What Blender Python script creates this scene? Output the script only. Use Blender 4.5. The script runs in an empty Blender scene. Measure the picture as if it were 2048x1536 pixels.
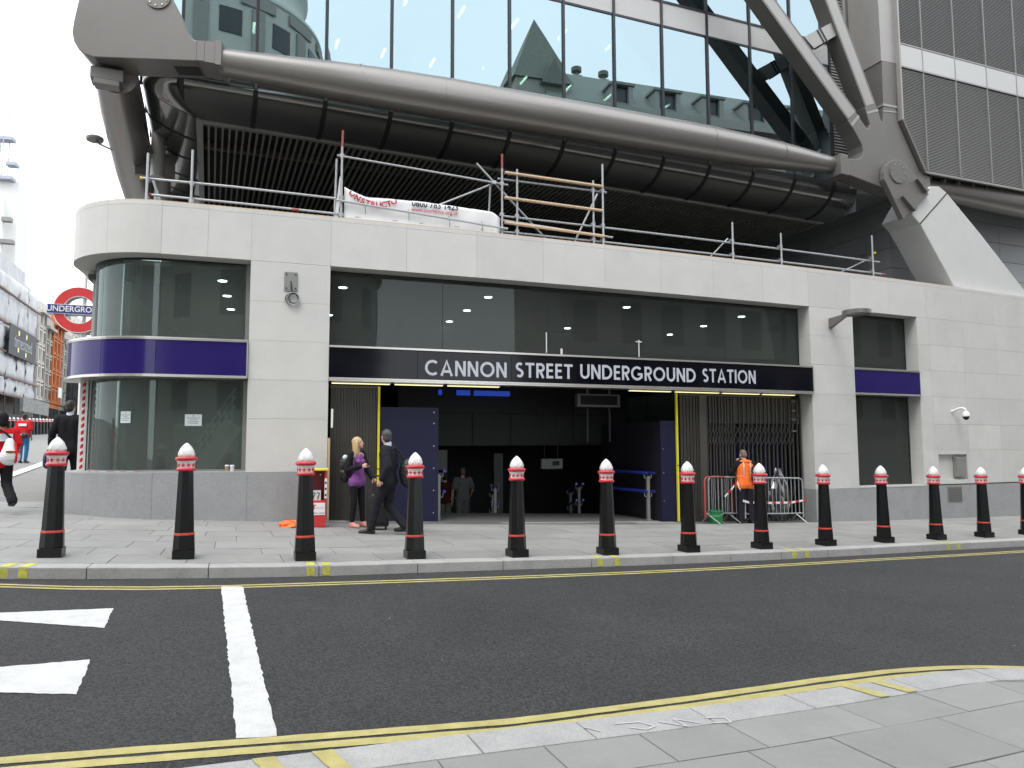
import bpy, bmesh, math, random
from mathutils import Vector, Matrix, noise
random.seed(7)
C = bpy.context.scene.collection
sc = bpy.context.scene

# ------------------------------------------------------------------ camera
PITCH, ROLL, CAM_Z = math.radians(4.92), -.0031, 1.53
cam_data = bpy.data.cameras.new('camera')
cam_data.sensor_fit = 'HORIZONTAL'
cam_data.sensor_width = 36
cam_data.lens = 36 * 1502 / 2048
cam_data.clip_start = .05
cam_data.clip_end = 3000
cam = bpy.data.objects.new('camera', cam_data)
C.objects.link(cam)
fwd = Vector((0, math.cos(PITCH), math.sin(PITCH)))
upv = Vector((0, -math.sin(PITCH), math.cos(PITCH)))
xv = Vector((1, 0, 0))
r_ = xv * math.cos(ROLL) + upv * math.sin(ROLL)
u_ = -xv * math.sin(ROLL) + upv * math.cos(ROLL)
mw = Matrix((r_, u_, -fwd)).transposed().to_4x4()
mw.translation = (0, 0, CAM_Z)
cam.matrix_world = mw
sc.camera = cam

# ------------------------------------------------------------------ world, sun, exposure
SUN_EL, SUN_ROT = math.radians(58), math.radians(205)
world = bpy.data.worlds.new('World')
sc.world = world
world.use_nodes = True
wn, wl = world.node_tree.nodes, world.node_tree.links
sky = wn.new('ShaderNodeTexSky')
sky.sky_type = 'NISHITA'
sky.sun_disc = False
sky.sun_elevation = SUN_EL
sky.sun_rotation = SUN_ROT
sky.dust_density = 4
mixw = wn.new('ShaderNodeMix')
mixw.data_type = 'RGBA'
mixw.inputs[0].default_value = .86          # an overcast sky: a nearly even white cloud sheet
mixw.inputs[7].default_value = (9.6, 10.0, 10.5, 1)
wl.new(sky.outputs[0], mixw.inputs[6])
cl = wn.new('ShaderNodeTexNoise')
cl.inputs['Scale'].default_value = 3.0
cl.inputs['Detail'].default_value = 5
clr = wn.new('ShaderNodeMapRange')
clr.inputs[3].default_value = .86
clr.inputs[4].default_value = 1.14
wl.new(cl.outputs[0], clr.inputs[0])
mul = wn.new('ShaderNodeMix')
mul.data_type = 'RGBA'
mul.blend_type = 'MULTIPLY'
mul.inputs[0].default_value = 1
wl.new(mixw.outputs[2], mul.inputs[6])
wl.new(clr.outputs[0], mul.inputs[7])
bg = wn['Background']
wl.new(mul.outputs[2], bg.inputs[0])
bg.inputs[1].default_value = .12
sun_d = bpy.data.lights.new('sun', 'SUN')
sun_d.energy = .8
sun_d.angle = math.radians(30)
sun_d.color = (1, .97, .92)
sun = bpy.data.objects.new('sun', sun_d)
C.objects.link(sun)
sdir = Vector((math.sin(SUN_ROT) * math.cos(SUN_EL), math.cos(SUN_ROT) * math.cos(SUN_EL), math.sin(SUN_EL)))
sun.rotation_euler = sdir.to_track_quat('Z', 'Y').to_euler()
sc.view_settings.view_transform = 'Standard'
sc.view_settings.look = 'None'
sc.view_settings.gamma = 1
sc.view_settings.use_curve_mapping = False
sc.view_settings.exposure = 1.15
sc.render.engine = 'CYCLES'
sc.cycles.use_denoising = True
sc.cycles.max_bounces = 8
sc.cycles.transparent_max_bounces = 16
sc.cycles.glossy_bounces = 4
sc.cycles.caustics_reflective = False
sc.cycles.caustics_refractive = False
sc.cycles.sample_clamp_indirect = 6

# ------------------------------------------------------------------ frames of reference
TH0, KA = 1.2507, -.0058            # heading of the facade and its slight curve (radians, radians per metre)
OX, OY = -3.6054, 14.7              # left jamb of the entrance
SC, RC = -3.13, 1.77                # where the rounded corner starts, and its radius
def facade_point(s):
    if s >= SC:
        th = TH0 + KA * s
        return OX + (math.cos(TH0) - math.cos(th)) / KA, OY + (math.sin(th) - math.sin(TH0)) / KA, th
    x, y, th = facade_point(SC)
    nx, ny = -math.cos(th), math.sin(th)
    cx, cy = x + nx * RC, y + ny * RC
    ang = min((SC - s) / RC, math.radians(92))
    tx, ty = math.sin(th), math.cos(th)
    ox, oy = -(nx * math.cos(ang) + tx * math.sin(ang)), -(ny * math.cos(ang) + ty * math.sin(ang))
    px, py = cx + RC * ox, cy + RC * oy
    th2 = th + ang                       # inward normal is the reverse of (ox, oy)
    rest = (SC - s) - RC * ang
    if rest > 0:                         # straight flank along the side street
        px, py = px - math.sin(th2) * rest, py - math.cos(th2) * rest
    return px, py, th2
def FP(s, d, z):
    """station facade: s along it, d into the building, z up"""
    x, y, th = facade_point(s)
    return Vector((x - math.cos(th) * d, y + math.sin(th) * d, z))
HB = math.radians(68.1)
TBX, TBY = math.sin(HB), math.cos(HB)
def BP(a, d, z):
    """office building above: a along its front, d inwards"""
    return Vector((OX + a * TBX - d * TBY, OY + a * TBY + d * TBX, z))
def WP(x, y, z):
    return Vector((x, y, z))
def gz(x, y):
    xc = max(x, -18.)
    xc = min(xc, 22.)
    return -.152 - .0441 * xc + .0071 * y + .00093 * xc * xc + (.06 * (-18 - x) if x < -18 else 0) - (.01 * (x - 22) if x > 22 else 0) + .18 * math.exp(-min(50, ((x + 9.6) / 1.6) ** 2 + ((y - 16.2) / 2.0) ** 2))

# ------------------------------------------------------------------ mesh helpers
LOC = {}
class MB:
    def __init__(self):
        self.v, self.f, self.m = [], [], []
    def poly(self, pts, mi=0):
        b = len(self.v)
        self.v += [tuple(p) for p in pts]
        self.f.append(tuple(range(b, b + len(pts))))
        self.m.append(mi)
    def faces(self, vs, fs, mi=0):
        b = len(self.v)
        self.v += [tuple(p) for p in vs]
        for f in fs:
            self.f.append(tuple(i + b for i in f))
            self.m.append(mi)
        return self
    def hexa(self, p, mi=0):
        return self.faces(p, [(3, 2, 1, 0), (4, 5, 6, 7), (0, 1, 5, 4), (1, 2, 6, 5), (2, 3, 7, 6), (3, 0, 4, 7)], mi)
    def fbox(self, fr, s0, s1, d0, d1, z0, z1, n=1, mi=0):
        """box in a frame, curved along s in n steps; z may be a function of s"""
        fz0 = z0 if callable(z0) else (lambda s: z0)
        fz1 = z1 if callable(z1) else (lambda s: z1)
        vs, fs = [], []
        for i in range(n + 1):
            s = s0 + (s1 - s0) * i / n
            vs += [fr(s, d0, fz0(s)), fr(s, d1, fz0(s)), fr(s, d1, fz1(s)), fr(s, d0, fz1(s))]
        for i in range(n):
            b = 4 * i
            for k in range(4):
                k2 = (k + 1) % 4
                fs.append((b + k, b + k2, b + 4 + k2, b + 4 + k))
        fs += [(3, 2, 1, 0), (4 * n, 4 * n + 1, 4 * n + 2, 4 * n + 3)]
        return self.faces(vs, fs, mi)
    def box(self, c, s, rz=0, mi=0):
        cs, sn = math.cos(rz), math.sin(rz)
        pts = []
        for z in (-1, 1):
            for x, y in ((-1, -1), (1, -1), (1, 1), (-1, 1)):
                X, Y = x * s[0] / 2, y * s[1] / 2
                pts.append((c[0] + X * cs - Y * sn, c[1] + X * sn + Y * cs, c[2] + z * s[2] / 2))
        return self.hexa(pts, mi)
    def beam(self, p0, p1, w, h, up=(0, 0, 1), mi=0):
        p0, p1 = Vector(p0), Vector(p1)
        d = (p1 - p0).normalized()
        side = d.cross(Vector(up))
        if side.length < 1e-4:
            side = Vector((1, 0, 0))
        side.normalize()
        u = side.cross(d).normalized()
        pts = []
        for p in (p0, p1):
            pts += [p - side * w / 2 - u * h / 2, p + side * w / 2 - u * h / 2, p + side * w / 2 + u * h / 2, p - side * w / 2 + u * h / 2]
        return self.hexa(pts, mi)
    def tube(self, pts, rad, n=10, mi=0):
        pts = [Vector(p) for p in pts]
        if not isinstance(rad, (list, tuple)):
            rad = [rad] * len(pts)
        vs, fs = [], []
        ref = None
        for i, p in enumerate(pts):
            a = pts[max(i - 1, 0)]
            b = pts[min(i + 1, len(pts) - 1)]
            d = (b - a).normalized()
            if ref is None:
                ref = d.orthogonal().normalized()
            ref = (ref - d * ref.dot(d)).normalized()
            q = d.cross(ref)
            for k in range(n):
                t = 2 * math.pi * k / n
                vs.append(p + (ref * math.cos(t) + q * math.sin(t)) * rad[i])
        for i in range(len(pts) - 1):
            for k in range(n):
                k2 = (k + 1) % n
                fs.append((i * n + k, i * n + k2, i * n + n + k2, i * n + n + k))
        fs.append(tuple(range(n - 1, -1, -1)))
        fs.append(tuple(range((len(pts) - 1) * n, len(pts) * n)))
        return self.faces(vs, fs, mi)
    def lathe(self, prof, n=16, c=(0, 0, 0), rot=0, mi=0):
        vs, fs = [], []
        for r, z in prof:
            for k in range(n):
                t = 2 * math.pi * (k + .5) / n + rot
                vs.append((c[0] + r * math.cos(t), c[1] + r * math.sin(t), c[2] + z))
        m = len(prof)
        for i in range(m - 1):
            for k in range(n):
                k2 = (k + 1) % n
                fs.append((i * n + k, i * n + k2, i * n + n + k2, i * n + n + k))
        fs.append(tuple(range(n - 1, -1, -1)))
        fs.append(tuple(range((m - 1) * n, m * n)))
        return self.faces(vs, fs, mi)
    def prism(self, outline, fn, w0, w1, mi=0):
        """2D outline (u, v) pushed from w0 to w1; fn(u, w, v) gives the point"""
        n = len(outline)
        vs = [fn(u, w0, v) for u, v in outline] + [fn(u, w1, v) for u, v in outline]
        fs = [tuple(range(n)), tuple(range(2 * n - 1, n - 1, -1))]
        for i in range(n):
            j = (i + 1) % n
            fs.append((i, i + n, j + n, j))
        return self.faces(vs, fs, mi)
    def build(self, name, mats, parent=None, smooth=0, bevel=0, local=False):
        off = Vector((0, 0, 0)) if (parent is None or local) else LOC.get(parent.name, Vector((0, 0, 0)))
        me = bpy.data.meshes.new(name)
        me.from_pydata([(v[0] - off.x, v[1] - off.y, v[2] - off.z) for v in self.v], [], self.f)
        if not isinstance(mats, (list, tuple)):
            mats = [mats]
        for mt in mats:
            me.materials.append(mt)
        if len(mats) > 1:
            me.polygons.foreach_set('material_index', self.m)
        bm = bmesh.new()
        bm.from_mesh(me)
        bmesh.ops.recalc_face_normals(bm, faces=bm.faces)
        if bevel:
            bmesh.ops.remove_doubles(bm, verts=bm.verts, dist=1e-5)
            bmesh.ops.bevel(bm, geom=[e for e in bm.edges if len(e.link_faces) == 2 and e.calc_face_angle(0) > .5], offset=bevel, segments=2, profile=.6, affect='EDGES')
        bm.to_mesh(me)
        bm.free()
        if smooth:
            me.polygons.foreach_set('use_smooth', [True] * len(me.polygons))
            me.set_sharp_from_angle(angle=math.radians(smooth))
        o = bpy.data.objects.new(name, me)
        C.objects.link(o)
        if parent is not None:
            o.parent = parent
        LOC[o.name] = off
        return o

def tag(o, label=None, cat=None, group=None, kind=None):
    if label: o['label'] = label
    if cat: o['category'] = cat
    if group: o['group'] = group
    if kind: o['kind'] = kind
    return o
def thing(name, label, cat, loc=(0, 0, 0), group=None, rz=0):
    o = bpy.data.objects.new(name, None)
    o.empty_display_size = .2
    C.objects.link(o)
    o.location = loc
    o.rotation_euler = (0, 0, rz)
    LOC[o.name] = Vector(loc)
    return tag(o, label, cat, group)
def copy_tree(o, parent=None):
    c = o.copy()
    C.objects.link(c)
    if parent is not None:
        c.parent = parent
    for ch in list(o.children):
        copy_tree(ch, c)
    return c
def text_mesh(body, size, extrude=.003, offset=0, align='CENTER'):
    cu = bpy.data.curves.new('lettering', 'FONT')
    cu.body = body
    cu.size = size
    cu.extrude = extrude
    cu.offset = offset
    cu.align_x = align
    cu.align_y = 'CENTER'
    cu.resolution_u = 3
    o = bpy.data.objects.new('lettering', cu)
    C.objects.link(o)
    dg = bpy.context.evaluated_depsgraph_get()
    dg.update()
    me = bpy.data.meshes.new_from_object(o.evaluated_get(dg))
    bpy.data.objects.remove(o)
    bpy.data.curves.remove(cu)
    return me
def put_text(name, body, size, mat, parent, p, right, up, extrude=.003, offset=0, sx=1, clip=None, arc=None):
    """flat lettering standing on a surface: centre p, reading direction and up direction; clip = (keep below this height)"""
    me = text_mesh(body, size, extrude, offset)
    right, up = Vector(right).normalized(), Vector(up).normalized()
    nrm = right.cross(up)
    if clip is not None:
        bm = bmesh.new()
        bm.from_mesh(me)
        bmesh.ops.bisect_plane(bm, geom=bm.verts[:] + bm.edges[:] + bm.faces[:], plane_co=(0, clip, 0), plane_no=(0, 1, 0), clear_outer=True)
        bm.to_mesh(me)
        bm.free()
    off = LOC.get(parent.name, Vector((0, 0, 0))) if parent else Vector((0, 0, 0))
    for v in me.vertices:
        x, y, z = v.co
        x *= sx
        if arc:
            ang = x / arc
            x, y = (arc + y) * math.sin(ang) if arc > 0 else (-arc - y) * math.sin(-ang) * 1, (arc + y) * math.cos(ang) - arc if arc > 0 else arc + (y - arc) * 1
        v.co = Vector(p) + right * x + up * y + nrm * z - off
    me.materials.clear()
    me.materials.append(mat)
    o = bpy.data.objects.new(name, me)
    C.objects.link(o)
    if parent:
        o.parent = parent
        LOC[o.name] = off
    return o

# ------------------------------------------------------------------ materials
def M(name, col, rough=.6, metal=0, var=0, scale=3, bump=0, bscale=60, rand=0, spec=.5, coat=0, speck=0, sscale=300, stain=0, stretch=None, emit=None, estr=0):
    m = bpy.data.materials.new(name)
    m.use_nodes = True
    nt = m.node_tree
    N, L = nt.nodes, nt.links
    b = N['Principled BSDF']
    b.inputs['Roughness'].default_value = rough
    b.inputs['Metallic'].default_value = metal
    b.inputs['Specular IOR Level'].default_value = spec
    b.inputs['Coat Weight'].default_value = coat
    b.inputs['Coat Roughness'].default_value = .05
    if emit:
        b.inputs['Emission Color'].default_value = (*emit, 1)
        b.inputs['Emission Strength'].default_value = estr
    b.inputs['Base Color'].default_value = (*col, 1)
    cur = None
    geo = N.new('ShaderNodeNewGeometry')
    pos = geo.outputs['Position']
    if stretch:
        mp = N.new('ShaderNodeMapping')
        mp.inputs['Scale'].default_value = stretch
        L.new(pos, mp.inputs[0])
        pos = mp.outputs[0]
    def factor(sock, lo, hi, a=0., c=1.):
        mr = N.new('ShaderNodeMapRange')
        mr.inputs[1].default_value = a
        mr.inputs[2].default_value = c
        mr.inputs[3].default_value = lo
        mr.inputs[4].default_value = hi
        L.new(sock, mr.inputs[0])
        return mr.outputs[0]
    facs = []
    if var:
        n = N.new('ShaderNodeTexNoise')
        n.inputs['Scale'].default_value = scale
        n.inputs['Detail'].default_value = 6
        n.inputs['Roughness'].default_value = .65
        L.new(pos, n.inputs['Vector'])
        facs.append(factor(n.outputs[0], 1 - var, 1 + var, .25, .75))
    if stain:
        n = N.new('ShaderNodeTexNoise')
        n.inputs['Scale'].default_value = scale * .35
        n.inputs['Detail'].default_value = 8
        n.inputs['Roughness'].default_value = .75
        L.new(pos, n.inputs['Vector'])
        facs.append(factor(n.outputs[0], 1, 1 - stain, .52, .72))
    if speck:
        n = N.new('ShaderNodeTexVoronoi')
        n.inputs['Scale'].default_value = sscale
        L.new(geo.outputs['Position'], n.inputs['Vector'])
        sp = N.new('ShaderNodeSeparateColor')
        L.new(n.outputs['Color'], sp.inputs[0])
        facs.append(factor(sp.outputs[0], 1 - speck, 1 + speck))
    if rand:
        oi = N.new('ShaderNodeObjectInfo')
        facs.append(factor(oi.outputs['Random'], 1 - rand, 1 + rand))
    if facs:
        f = facs[0]
        for g in facs[1:]:
            mm = N.new('ShaderNodeMath')
            mm.operation = 'MULTIPLY'
            L.new(f, mm.inputs[0])
            L.new(g, mm.inputs[1])
            f = mm.outputs[0]
        mx = N.new('ShaderNodeMix')
        mx.data_type = 'RGBA'
        mx.blend_type = 'MULTIPLY'
        mx.inputs[0].default_value = 1
        mx.inputs[6].default_value = (*col, 1)
        L.new(f, mx.inputs[7])
        L.new(mx.outputs[2], b.inputs['Base Color'])
    if bump:
        n = N.new('ShaderNodeTexNoise')
        n.inputs['Scale'].default_value = bscale
        n.inputs['Detail'].default_value = 4
        L.new(geo.outputs['Position'], n.inputs['Vector'])
        bp = N.new('ShaderNodeBump')
        bp.inputs['Strength'].default_value = bump
        bp.inputs['Distance'].default_value = .02
        L.new(n.outputs[0], bp.inputs['Height'])
        L.new(bp.outputs[0], b.inputs['Normal'])
    return m
def glass(name, through, gloss, base, rough=0., wob=0, haze=0, hcol=(.2, .22, .2)):
    """pane: what is behind shows through tinted, the rest is mirrored (more at grazing angles)"""
    m = bpy.data.materials.new(name)
    m.use_nodes = True
    N, L = m.node_tree.nodes, m.node_tree.links
    N.remove(N['Principled BSDF'])
    t = N.new('ShaderNodeBsdfTransparent')
    t.inputs[0].default_value = (*through, 1)
    g = N.new('ShaderNodeBsdfGlossy')
    g.inputs[0].default_value = (*gloss, 1)
    g.inputs['Roughness'].default_value = rough
    fr = N.new('ShaderNodeFresnel')
    fr.inputs[0].default_value = 1.5
    mr = N.new('ShaderNodeMapRange')
    mr.inputs[1].default_value = .04
    mr.inputs[3].default_value = base
    mr.inputs[4].default_value = 1
    L.new(fr.outputs[0], mr.inputs[0])
    mx = N.new('ShaderNodeMixShader')
    L.new(mr.outputs[0], mx.inputs[0])
    L.new(t.outputs[0], mx.inputs[1])
    L.new(g.outputs[0], mx.inputs[2])
    out = mx.outputs[0]
    if haze:                                  # pale diffuse veil painted into the pane in place of hazy reflections
        df = N.new('ShaderNodeBsdfDiffuse')
        df.inputs[0].default_value = (*hcol, 1)
        m2 = N.new('ShaderNodeMixShader')
        m2.inputs[0].default_value = haze
        L.new(out, m2.inputs[1])
        L.new(df.outputs[0], m2.inputs[2])
        out = m2.outputs[0]
    L.new(out, N['Material Output'].inputs[0])
    if wob:
        geo = N.new('ShaderNodeNewGeometry')
        n = N.new('ShaderNodeTexNoise')
        n.inputs['Scale'].default_value = .8
        n.inputs['Detail'].default_value = 1
        L.new(geo.outputs['Position'], n.inputs['Vector'])
        bp = N.new('ShaderNodeBump')
        bp.inputs['Strength'].default_value = wob
        bp.inputs['Distance'].default_value = .02
        L.new(n.outputs[0], bp.inputs['Height'])
        L.new(bp.outputs[0], g.inputs['Normal'])
    return m

STONE = M('portland_stone', (.575, .57, .548), .75, var=.05, scale=1.6, bump=.06, bscale=45, rand=.045, stain=.09)
STONE_DARK = M('stone_mortar', (.50, .495, .475), .9)
GRANITE = M('grey_granite', (.30, .305, .31), .6, var=.10, scale=2.2, speck=.16, sscale=130, rand=.03, stain=.12)
LEDGE = M('granite_ledge', (.36, .36, .355), .6, var=.08, scale=3, speck=.1, sscale=130)
SLAB = M('york_paving', (.262, .259, .248), .8, var=.09, scale=2.0, bump=.12, bscale=70, rand=.085, speck=.05, sscale=220, stain=.16)
PAVE = M('paving_joint', (.19, .185, .175), .9, var=.15, scale=4)
KERB = M('granite_kerb', (.37, .365, .355), .75, var=.12, scale=4, speck=.14, sscale=160, rand=.06, bump=.15, bscale=120, stain=.22)
ASPHALT = M('asphalt', (.038, .038, .038), .82, var=.2, scale=.7, bump=.6, bscale=110, speck=.55, sscale=75, stain=.12, spec=.35)
GROUND = M('ground_earth', (.16, .155, .15), .9, var=.1, scale=1)
YELLOW = M('yellow_road_paint', (.44, .385, .15), .75, var=.18, scale=9, bump=.4, bscale=120, speck=.08, stain=.14)
WHITE_PAINT = M('white_road_paint', (.60, .60, .585), .75, var=.10, scale=7, bump=.6, bscale=110, speck=.12, stain=.16)
STEEL = M('painted_steel', (.165, .158, .148), .42, metal=.25, var=.06, scale=2)
STEEL_LIGHT = M('painted_steel_pale', (.34, .33, .315), .4, metal=.25, var=.04, scale=2)
TUBE = M('metallic_tube', (.27, .255, .24), .34, metal=.65, var=.05, scale=1.2, stretch=(.4, .4, 3))
BELLY = M('glossy_dark_cladding', (.17, .172, .168), .13, metal=.75, var=.06, scale=1)
BLACK = M('black_seal', (.008, .008, .009), .5)
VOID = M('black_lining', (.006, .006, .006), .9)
SLAT = M('ceiling_slat', (.25, .242, .23), .5, metal=.2)
SLATFRAME = M('soffit_frame', (.30, .295, .285), .45, metal=.2)
LOUVRE = M('louvre_metal', (.34, .335, .325), .5, metal=.3, rand=.04)
SPANDREL = M('spandrel_white', (.50, .50, .49), .35, rand=.03)
CLAD = M('grey_cladding', (.36, .37, .385), .42, metal=.05, rand=.05, var=.03)
CONCRETE = M('pale_concrete', (.56, .56, .55), .7, var=.04, scale=2, bump=.05)
MULLION = M('dark_mullion', (.018, .018, .025), .35)
UGLASS = glass('office_glass', (.38, .52, .46), (.45, .565, .605), .60, wob=.015)
SGLASS = glass('shop_glass', (.62, .67, .65), (.80, .88, .85), .03, wob=.02, haze=.22, hcol=(.165, .178, .166))
CGLASS = glass('corner_glass', (.58, .66, .63), (.80, .90, .87), .05, wob=.02, haze=.14, hcol=(.38, .43, .40))
STAINLESS = M('stainless_trim', (.58, .56, .53), .3, metal=.8, var=.05, scale=5)
SIGNBLUE = M('sign_blue_enamel', (.018, .009, .115), .12, spec=.35)
SIGNDARK = M('sign_dark_enamel', (.002, .002, .006), .10, spec=.28)
LETTER = M('sign_letter', (.50, .52, .58), .4)
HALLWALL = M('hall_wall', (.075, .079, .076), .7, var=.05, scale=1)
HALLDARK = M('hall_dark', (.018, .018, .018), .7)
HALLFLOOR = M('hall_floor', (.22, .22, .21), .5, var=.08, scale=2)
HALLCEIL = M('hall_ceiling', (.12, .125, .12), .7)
LAMP = M('downlight_lens', (.9, .95, .95), .5, emit=(.86, .97, 1.0), estr=16)
TUBELIGHT = M('fluorescent_lens', (.95, .95, .9), .5, emit=(1, .98, .92), estr=7)
STRIPLIGHT = M('strip_light_lens', (.9, .85, .5), .5, emit=(.95, .86, .42), estr=.65)
HOARD = M('blue_hoarding', (.0085, .0095, .036), .5, var=.08, scale=1.5, spec=.3)
GATE = M('folding_gate_metal', (.072, .069, .062), .5, metal=.3, rand=.06)
YELLOWMETAL = M('yellow_tape_metal', (.70, .62, .03), .5)
BOLLARD_BLACK = M('bollard_black_paint', (.006, .006, .0065), .3, spec=.35, var=.3, scale=14)
BOLLARD_RED = M('bollard_red_paint', (.56, .022, .035), .35, coat=.2, var=.08, scale=20)
BOLLARD_WHITE = M('bollard_white_paint', (.74, .74, .73), .4, coat=.1, var=.05, scale=16)
BOLLARD_BAND = M('bollard_band_paint', (.52, .055, .035), .4)
GALV = M('galvanised_tube', (.40, .41, .42), .42, metal=.6, var=.12, scale=14, rand=.08)
GALV_RED = M('red_tube_paint', (.33, .06, .06), .5, var=.15, scale=20)
WOODPOLE = M('timber_pole', (.56, .41, .28), .7, var=.15, scale=12)
SHEET = M('white_banner', (.72, .72, .72), .6, var=.03, scale=4)
PRINTRED = M('print_red', (.45, .02, .05), .5)
PRINTDARK = M('print_dark', (.02, .02, .05), .5)
RED = M('red_plastic', (.50, .03, .03), .4)
DARKRED = M('dark_red_plastic', (.16, .01, .015), .5)
YELLOWP = M('yellow_plastic', (.75, .62, .04), .4)
WHITE = M('white_plastic', (.75, .75, .74), .45)
PAPER = M('paper_notice', (.66, .72, .72), .6)
GREYPRINT = M('print_grey', (.25, .3, .32), .6)
ORANGE = M('orange_plastic', (.85, .16, .03), .5)
GREEN = M('green_plastic', (.01, .20, .055), .4)
BLUERAIL = M('blue_rail', (.02, .03, .25), .3)
GREYPOST = M('grey_post', (.25, .25, .245), .45, metal=.3)
ROUNDEL_RED = M('roundel_red', (.60, .035, .04), .35)
ROUNDEL_BLUE = M('roundel_blue', (.025, .03, .20), .35)
CABLE = M('black_cable', (.02, .02, .02), .5)
TREAD = M('stair_metal', (.72, .76, .74), .4)
CARD = M('brown_card', (.38, .28, .18), .7)

# ================================================================== GROUND, ROAD, PAVEMENTS
KFAR = [(-60, -1.5), (-30, 3.2), (-14, 6.3), (-5.82, 8.72), (-5.25, 8.87), (-4.5, 9.11), (-3.54, 9.42), (-2.42, 9.86), (-1.43, 10.34), (-.36, 10.84), (1.5, 11.64), (2.79, 12.22), (4.6, 13.06), (6.0, 13.73), (8.07, 14.76), (10.65, 15.9), (16, 18.2), (30, 24.3), (60, 37)]
KNEAR = [(-60, -22), (-20, -6), (-6, 1.55), (-3, 2.98), (-.77, 3.97), (0, 4.3), (.9, 4.67), (1.5, 4.93), (2.08, 5.2), (2.71, 5.5), (3.29, 5.79), (3.65, 5.95), (4.05, 6.05), (4.6, 6.0), (5.2, 5.75), (5.8, 5.2), (6.2, 4.4), (6.7, 3.2), (7.4, 0), (8.7, -8), (10, -20)]
class Line2:
    """polyline on the ground; at(l, o) = point l along it and o to its left"""
    def __init__(self, pts):
        self.p = [Vector(q) for q in pts]
        self.l = [0]
        for i in range(1, len(self.p)):
            self.l.append(self.l[-1] + (self.p[i] - self.p[i - 1]).length)
        self.t = []
        for i in range(len(self.p)):
            a, b = self.p[max(i - 1, 0)], self.p[min(i + 1, len(self.p) - 1)]
            self.t.append((b - a).normalized())
    def at(self, l, o=0):
        i = 0
        while i < len(self.l) - 2 and self.l[i + 1] < l:
            i += 1
        f = (l - self.l[i]) / (self.l[i + 1] - self.l[i])
        p = self.p[i].lerp(self.p[i + 1], f)
        t = self.t[i].lerp(self.t[i + 1], min(max(f, 0), 1)).normalized()
        return p.x - t.y * o, p.y + t.x * o
    def near(self, x, y):
        best = (1e9, 0)
        l = 0
        while l < self.l[-1]:
            q = self.at(l)
            d = (q[0] - x) ** 2 + (q[1] - y) ** 2
            if d < best[0]:
                best = (d, l)
            l += .1
        return best[1]
FARK, NEARK = Line2(KFAR), Line2(KNEAR)
RD = -.13

def sheet(name, mat, xs, ys, zf):
    mb = MB()
    vs = [(x, y, zf(x, y)) for y in ys for x in xs]
    n = len(xs)
    fs = [(j * n + i, j * n + i + 1, (j + 1) * n + i + 1, (j + 1) * n + i) for j in range(len(ys) - 1) for i in range(n - 1)]
    mb.faces(vs, fs)
    return tag(mb.build(name, mat), kind='structure')
def steps(a, b, n):
    return [a + (b - a) * i / n for i in range(n + 1)]
sheet('ground', GROUND, steps(-900, -140, 4)[:-1] + steps(-140, 100, 60) + steps(100, 900, 4)[1:], steps(-300, -60, 3)[:-1] + steps(-60, 180, 60) + steps(180, 1200, 5)[1:], lambda x, y: gz(max(min(x, 100), -140), max(min(y, 180), -60)) - 1.5)
# road: between the far kerb and the near pavement, carried under both kerbs
def inside(x, y):
    """true under the station building"""
    s = 0
    for _ in range(6):
        qx, qy, th = facade_point(max(s, SC))
        s = max(s, SC) + (x - qx) * math.sin(th) + (y - qy) * math.cos(th)
        if s < SC: break
    qx, qy, th = facade_point(max(s, SC))
    d = -(x - qx) * math.cos(th) + (y - qy) * math.sin(th)
    return (s > SC and d > .95 and s < 26.5 and d < 14) or (-4.4 < s <= SC and d > 2.2 and d < 11)
def strip(name, mat, line, l0, l1, dl, offs, zo, kind='structure', parent=None, skip=None):
    mb = MB()
    n = max(1, int((l1 - l0) / dl))
    vs, fs = [], []
    for i in range(n + 1):
        for o in offs:
            x, y = line.at(l0 + (l1 - l0) * i / n, o)
            vs.append((x, y, gz(x, y) + zo))
    m = len(offs)
    for i in range(n):
        for k in range(m - 1):
            f = (i * m + k, (i + 1) * m + k, (i + 1) * m + k + 1, i * m + k + 1)
            if skip and skip(sum(vs[q][0] for q in f) / 4, sum(vs[q][1] for q in f) / 4): continue
            fs.append(f)
    mb.faces(vs, fs)
    o = mb.build(name, mat, parent)
    if kind: tag(o, kind=kind)
    return o
strip('road', ASPHALT, FARK, 0, FARK.l[-1], .6, [-14 + i for i in range(14)] + [.1], RD)
pav = strip('pavement', PAVE, FARK, 0, FARK.l[-1], .8, [.28, 1.5, 3] + [3.5 + .5 * i for i in range(40)] + [24, 34, 60, 100], -.012, skip=inside)
# paving slabs of the station pavement: rows along the kerb, joints broken row by row
lA, lB = FARK.near(-11.2, 7.1), FARK.near(16, 18.2)
slabs = []
row, o0 = 0, .305
depths = [.66, .60, .66, .66, .60, .66, .66, .60, .66, .66]
for dpt in depths:
    l = lA + (row * .37) % .95
    while l < lB:
        w = random.choice([.9, 1.05, 1.2, 1.2, 1.35])
        cx, cy = FARK.at(l + w / 2, o0 + dpt / 2)
        # keep slabs in front of the building and the open corner at the left
        px, py, th = facade_point(0)
        sA = (cx - px) * math.sin(TH0) + (cy - py) * math.cos(TH0)
        for _ in range(4):
            qx, qy, th = facade_point(sA)
            if sA < SC: break
            sA += (cx - qx) * math.sin(th) + (cy - qy) * math.cos(th)
        qx, qy, th = facade_point(max(sA, SC))
        dA = -(cx - qx) * math.cos(th) + (cy - qy) * math.sin(th)
        if not (sA > SC - 1.3 and dA > .28) and cx < 15.5:
            slabs.append((math.hypot(cx, cy), l, w, o0, dpt))
        l += w
    o0 += dpt
    row += 1
slabs.sort()
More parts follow.
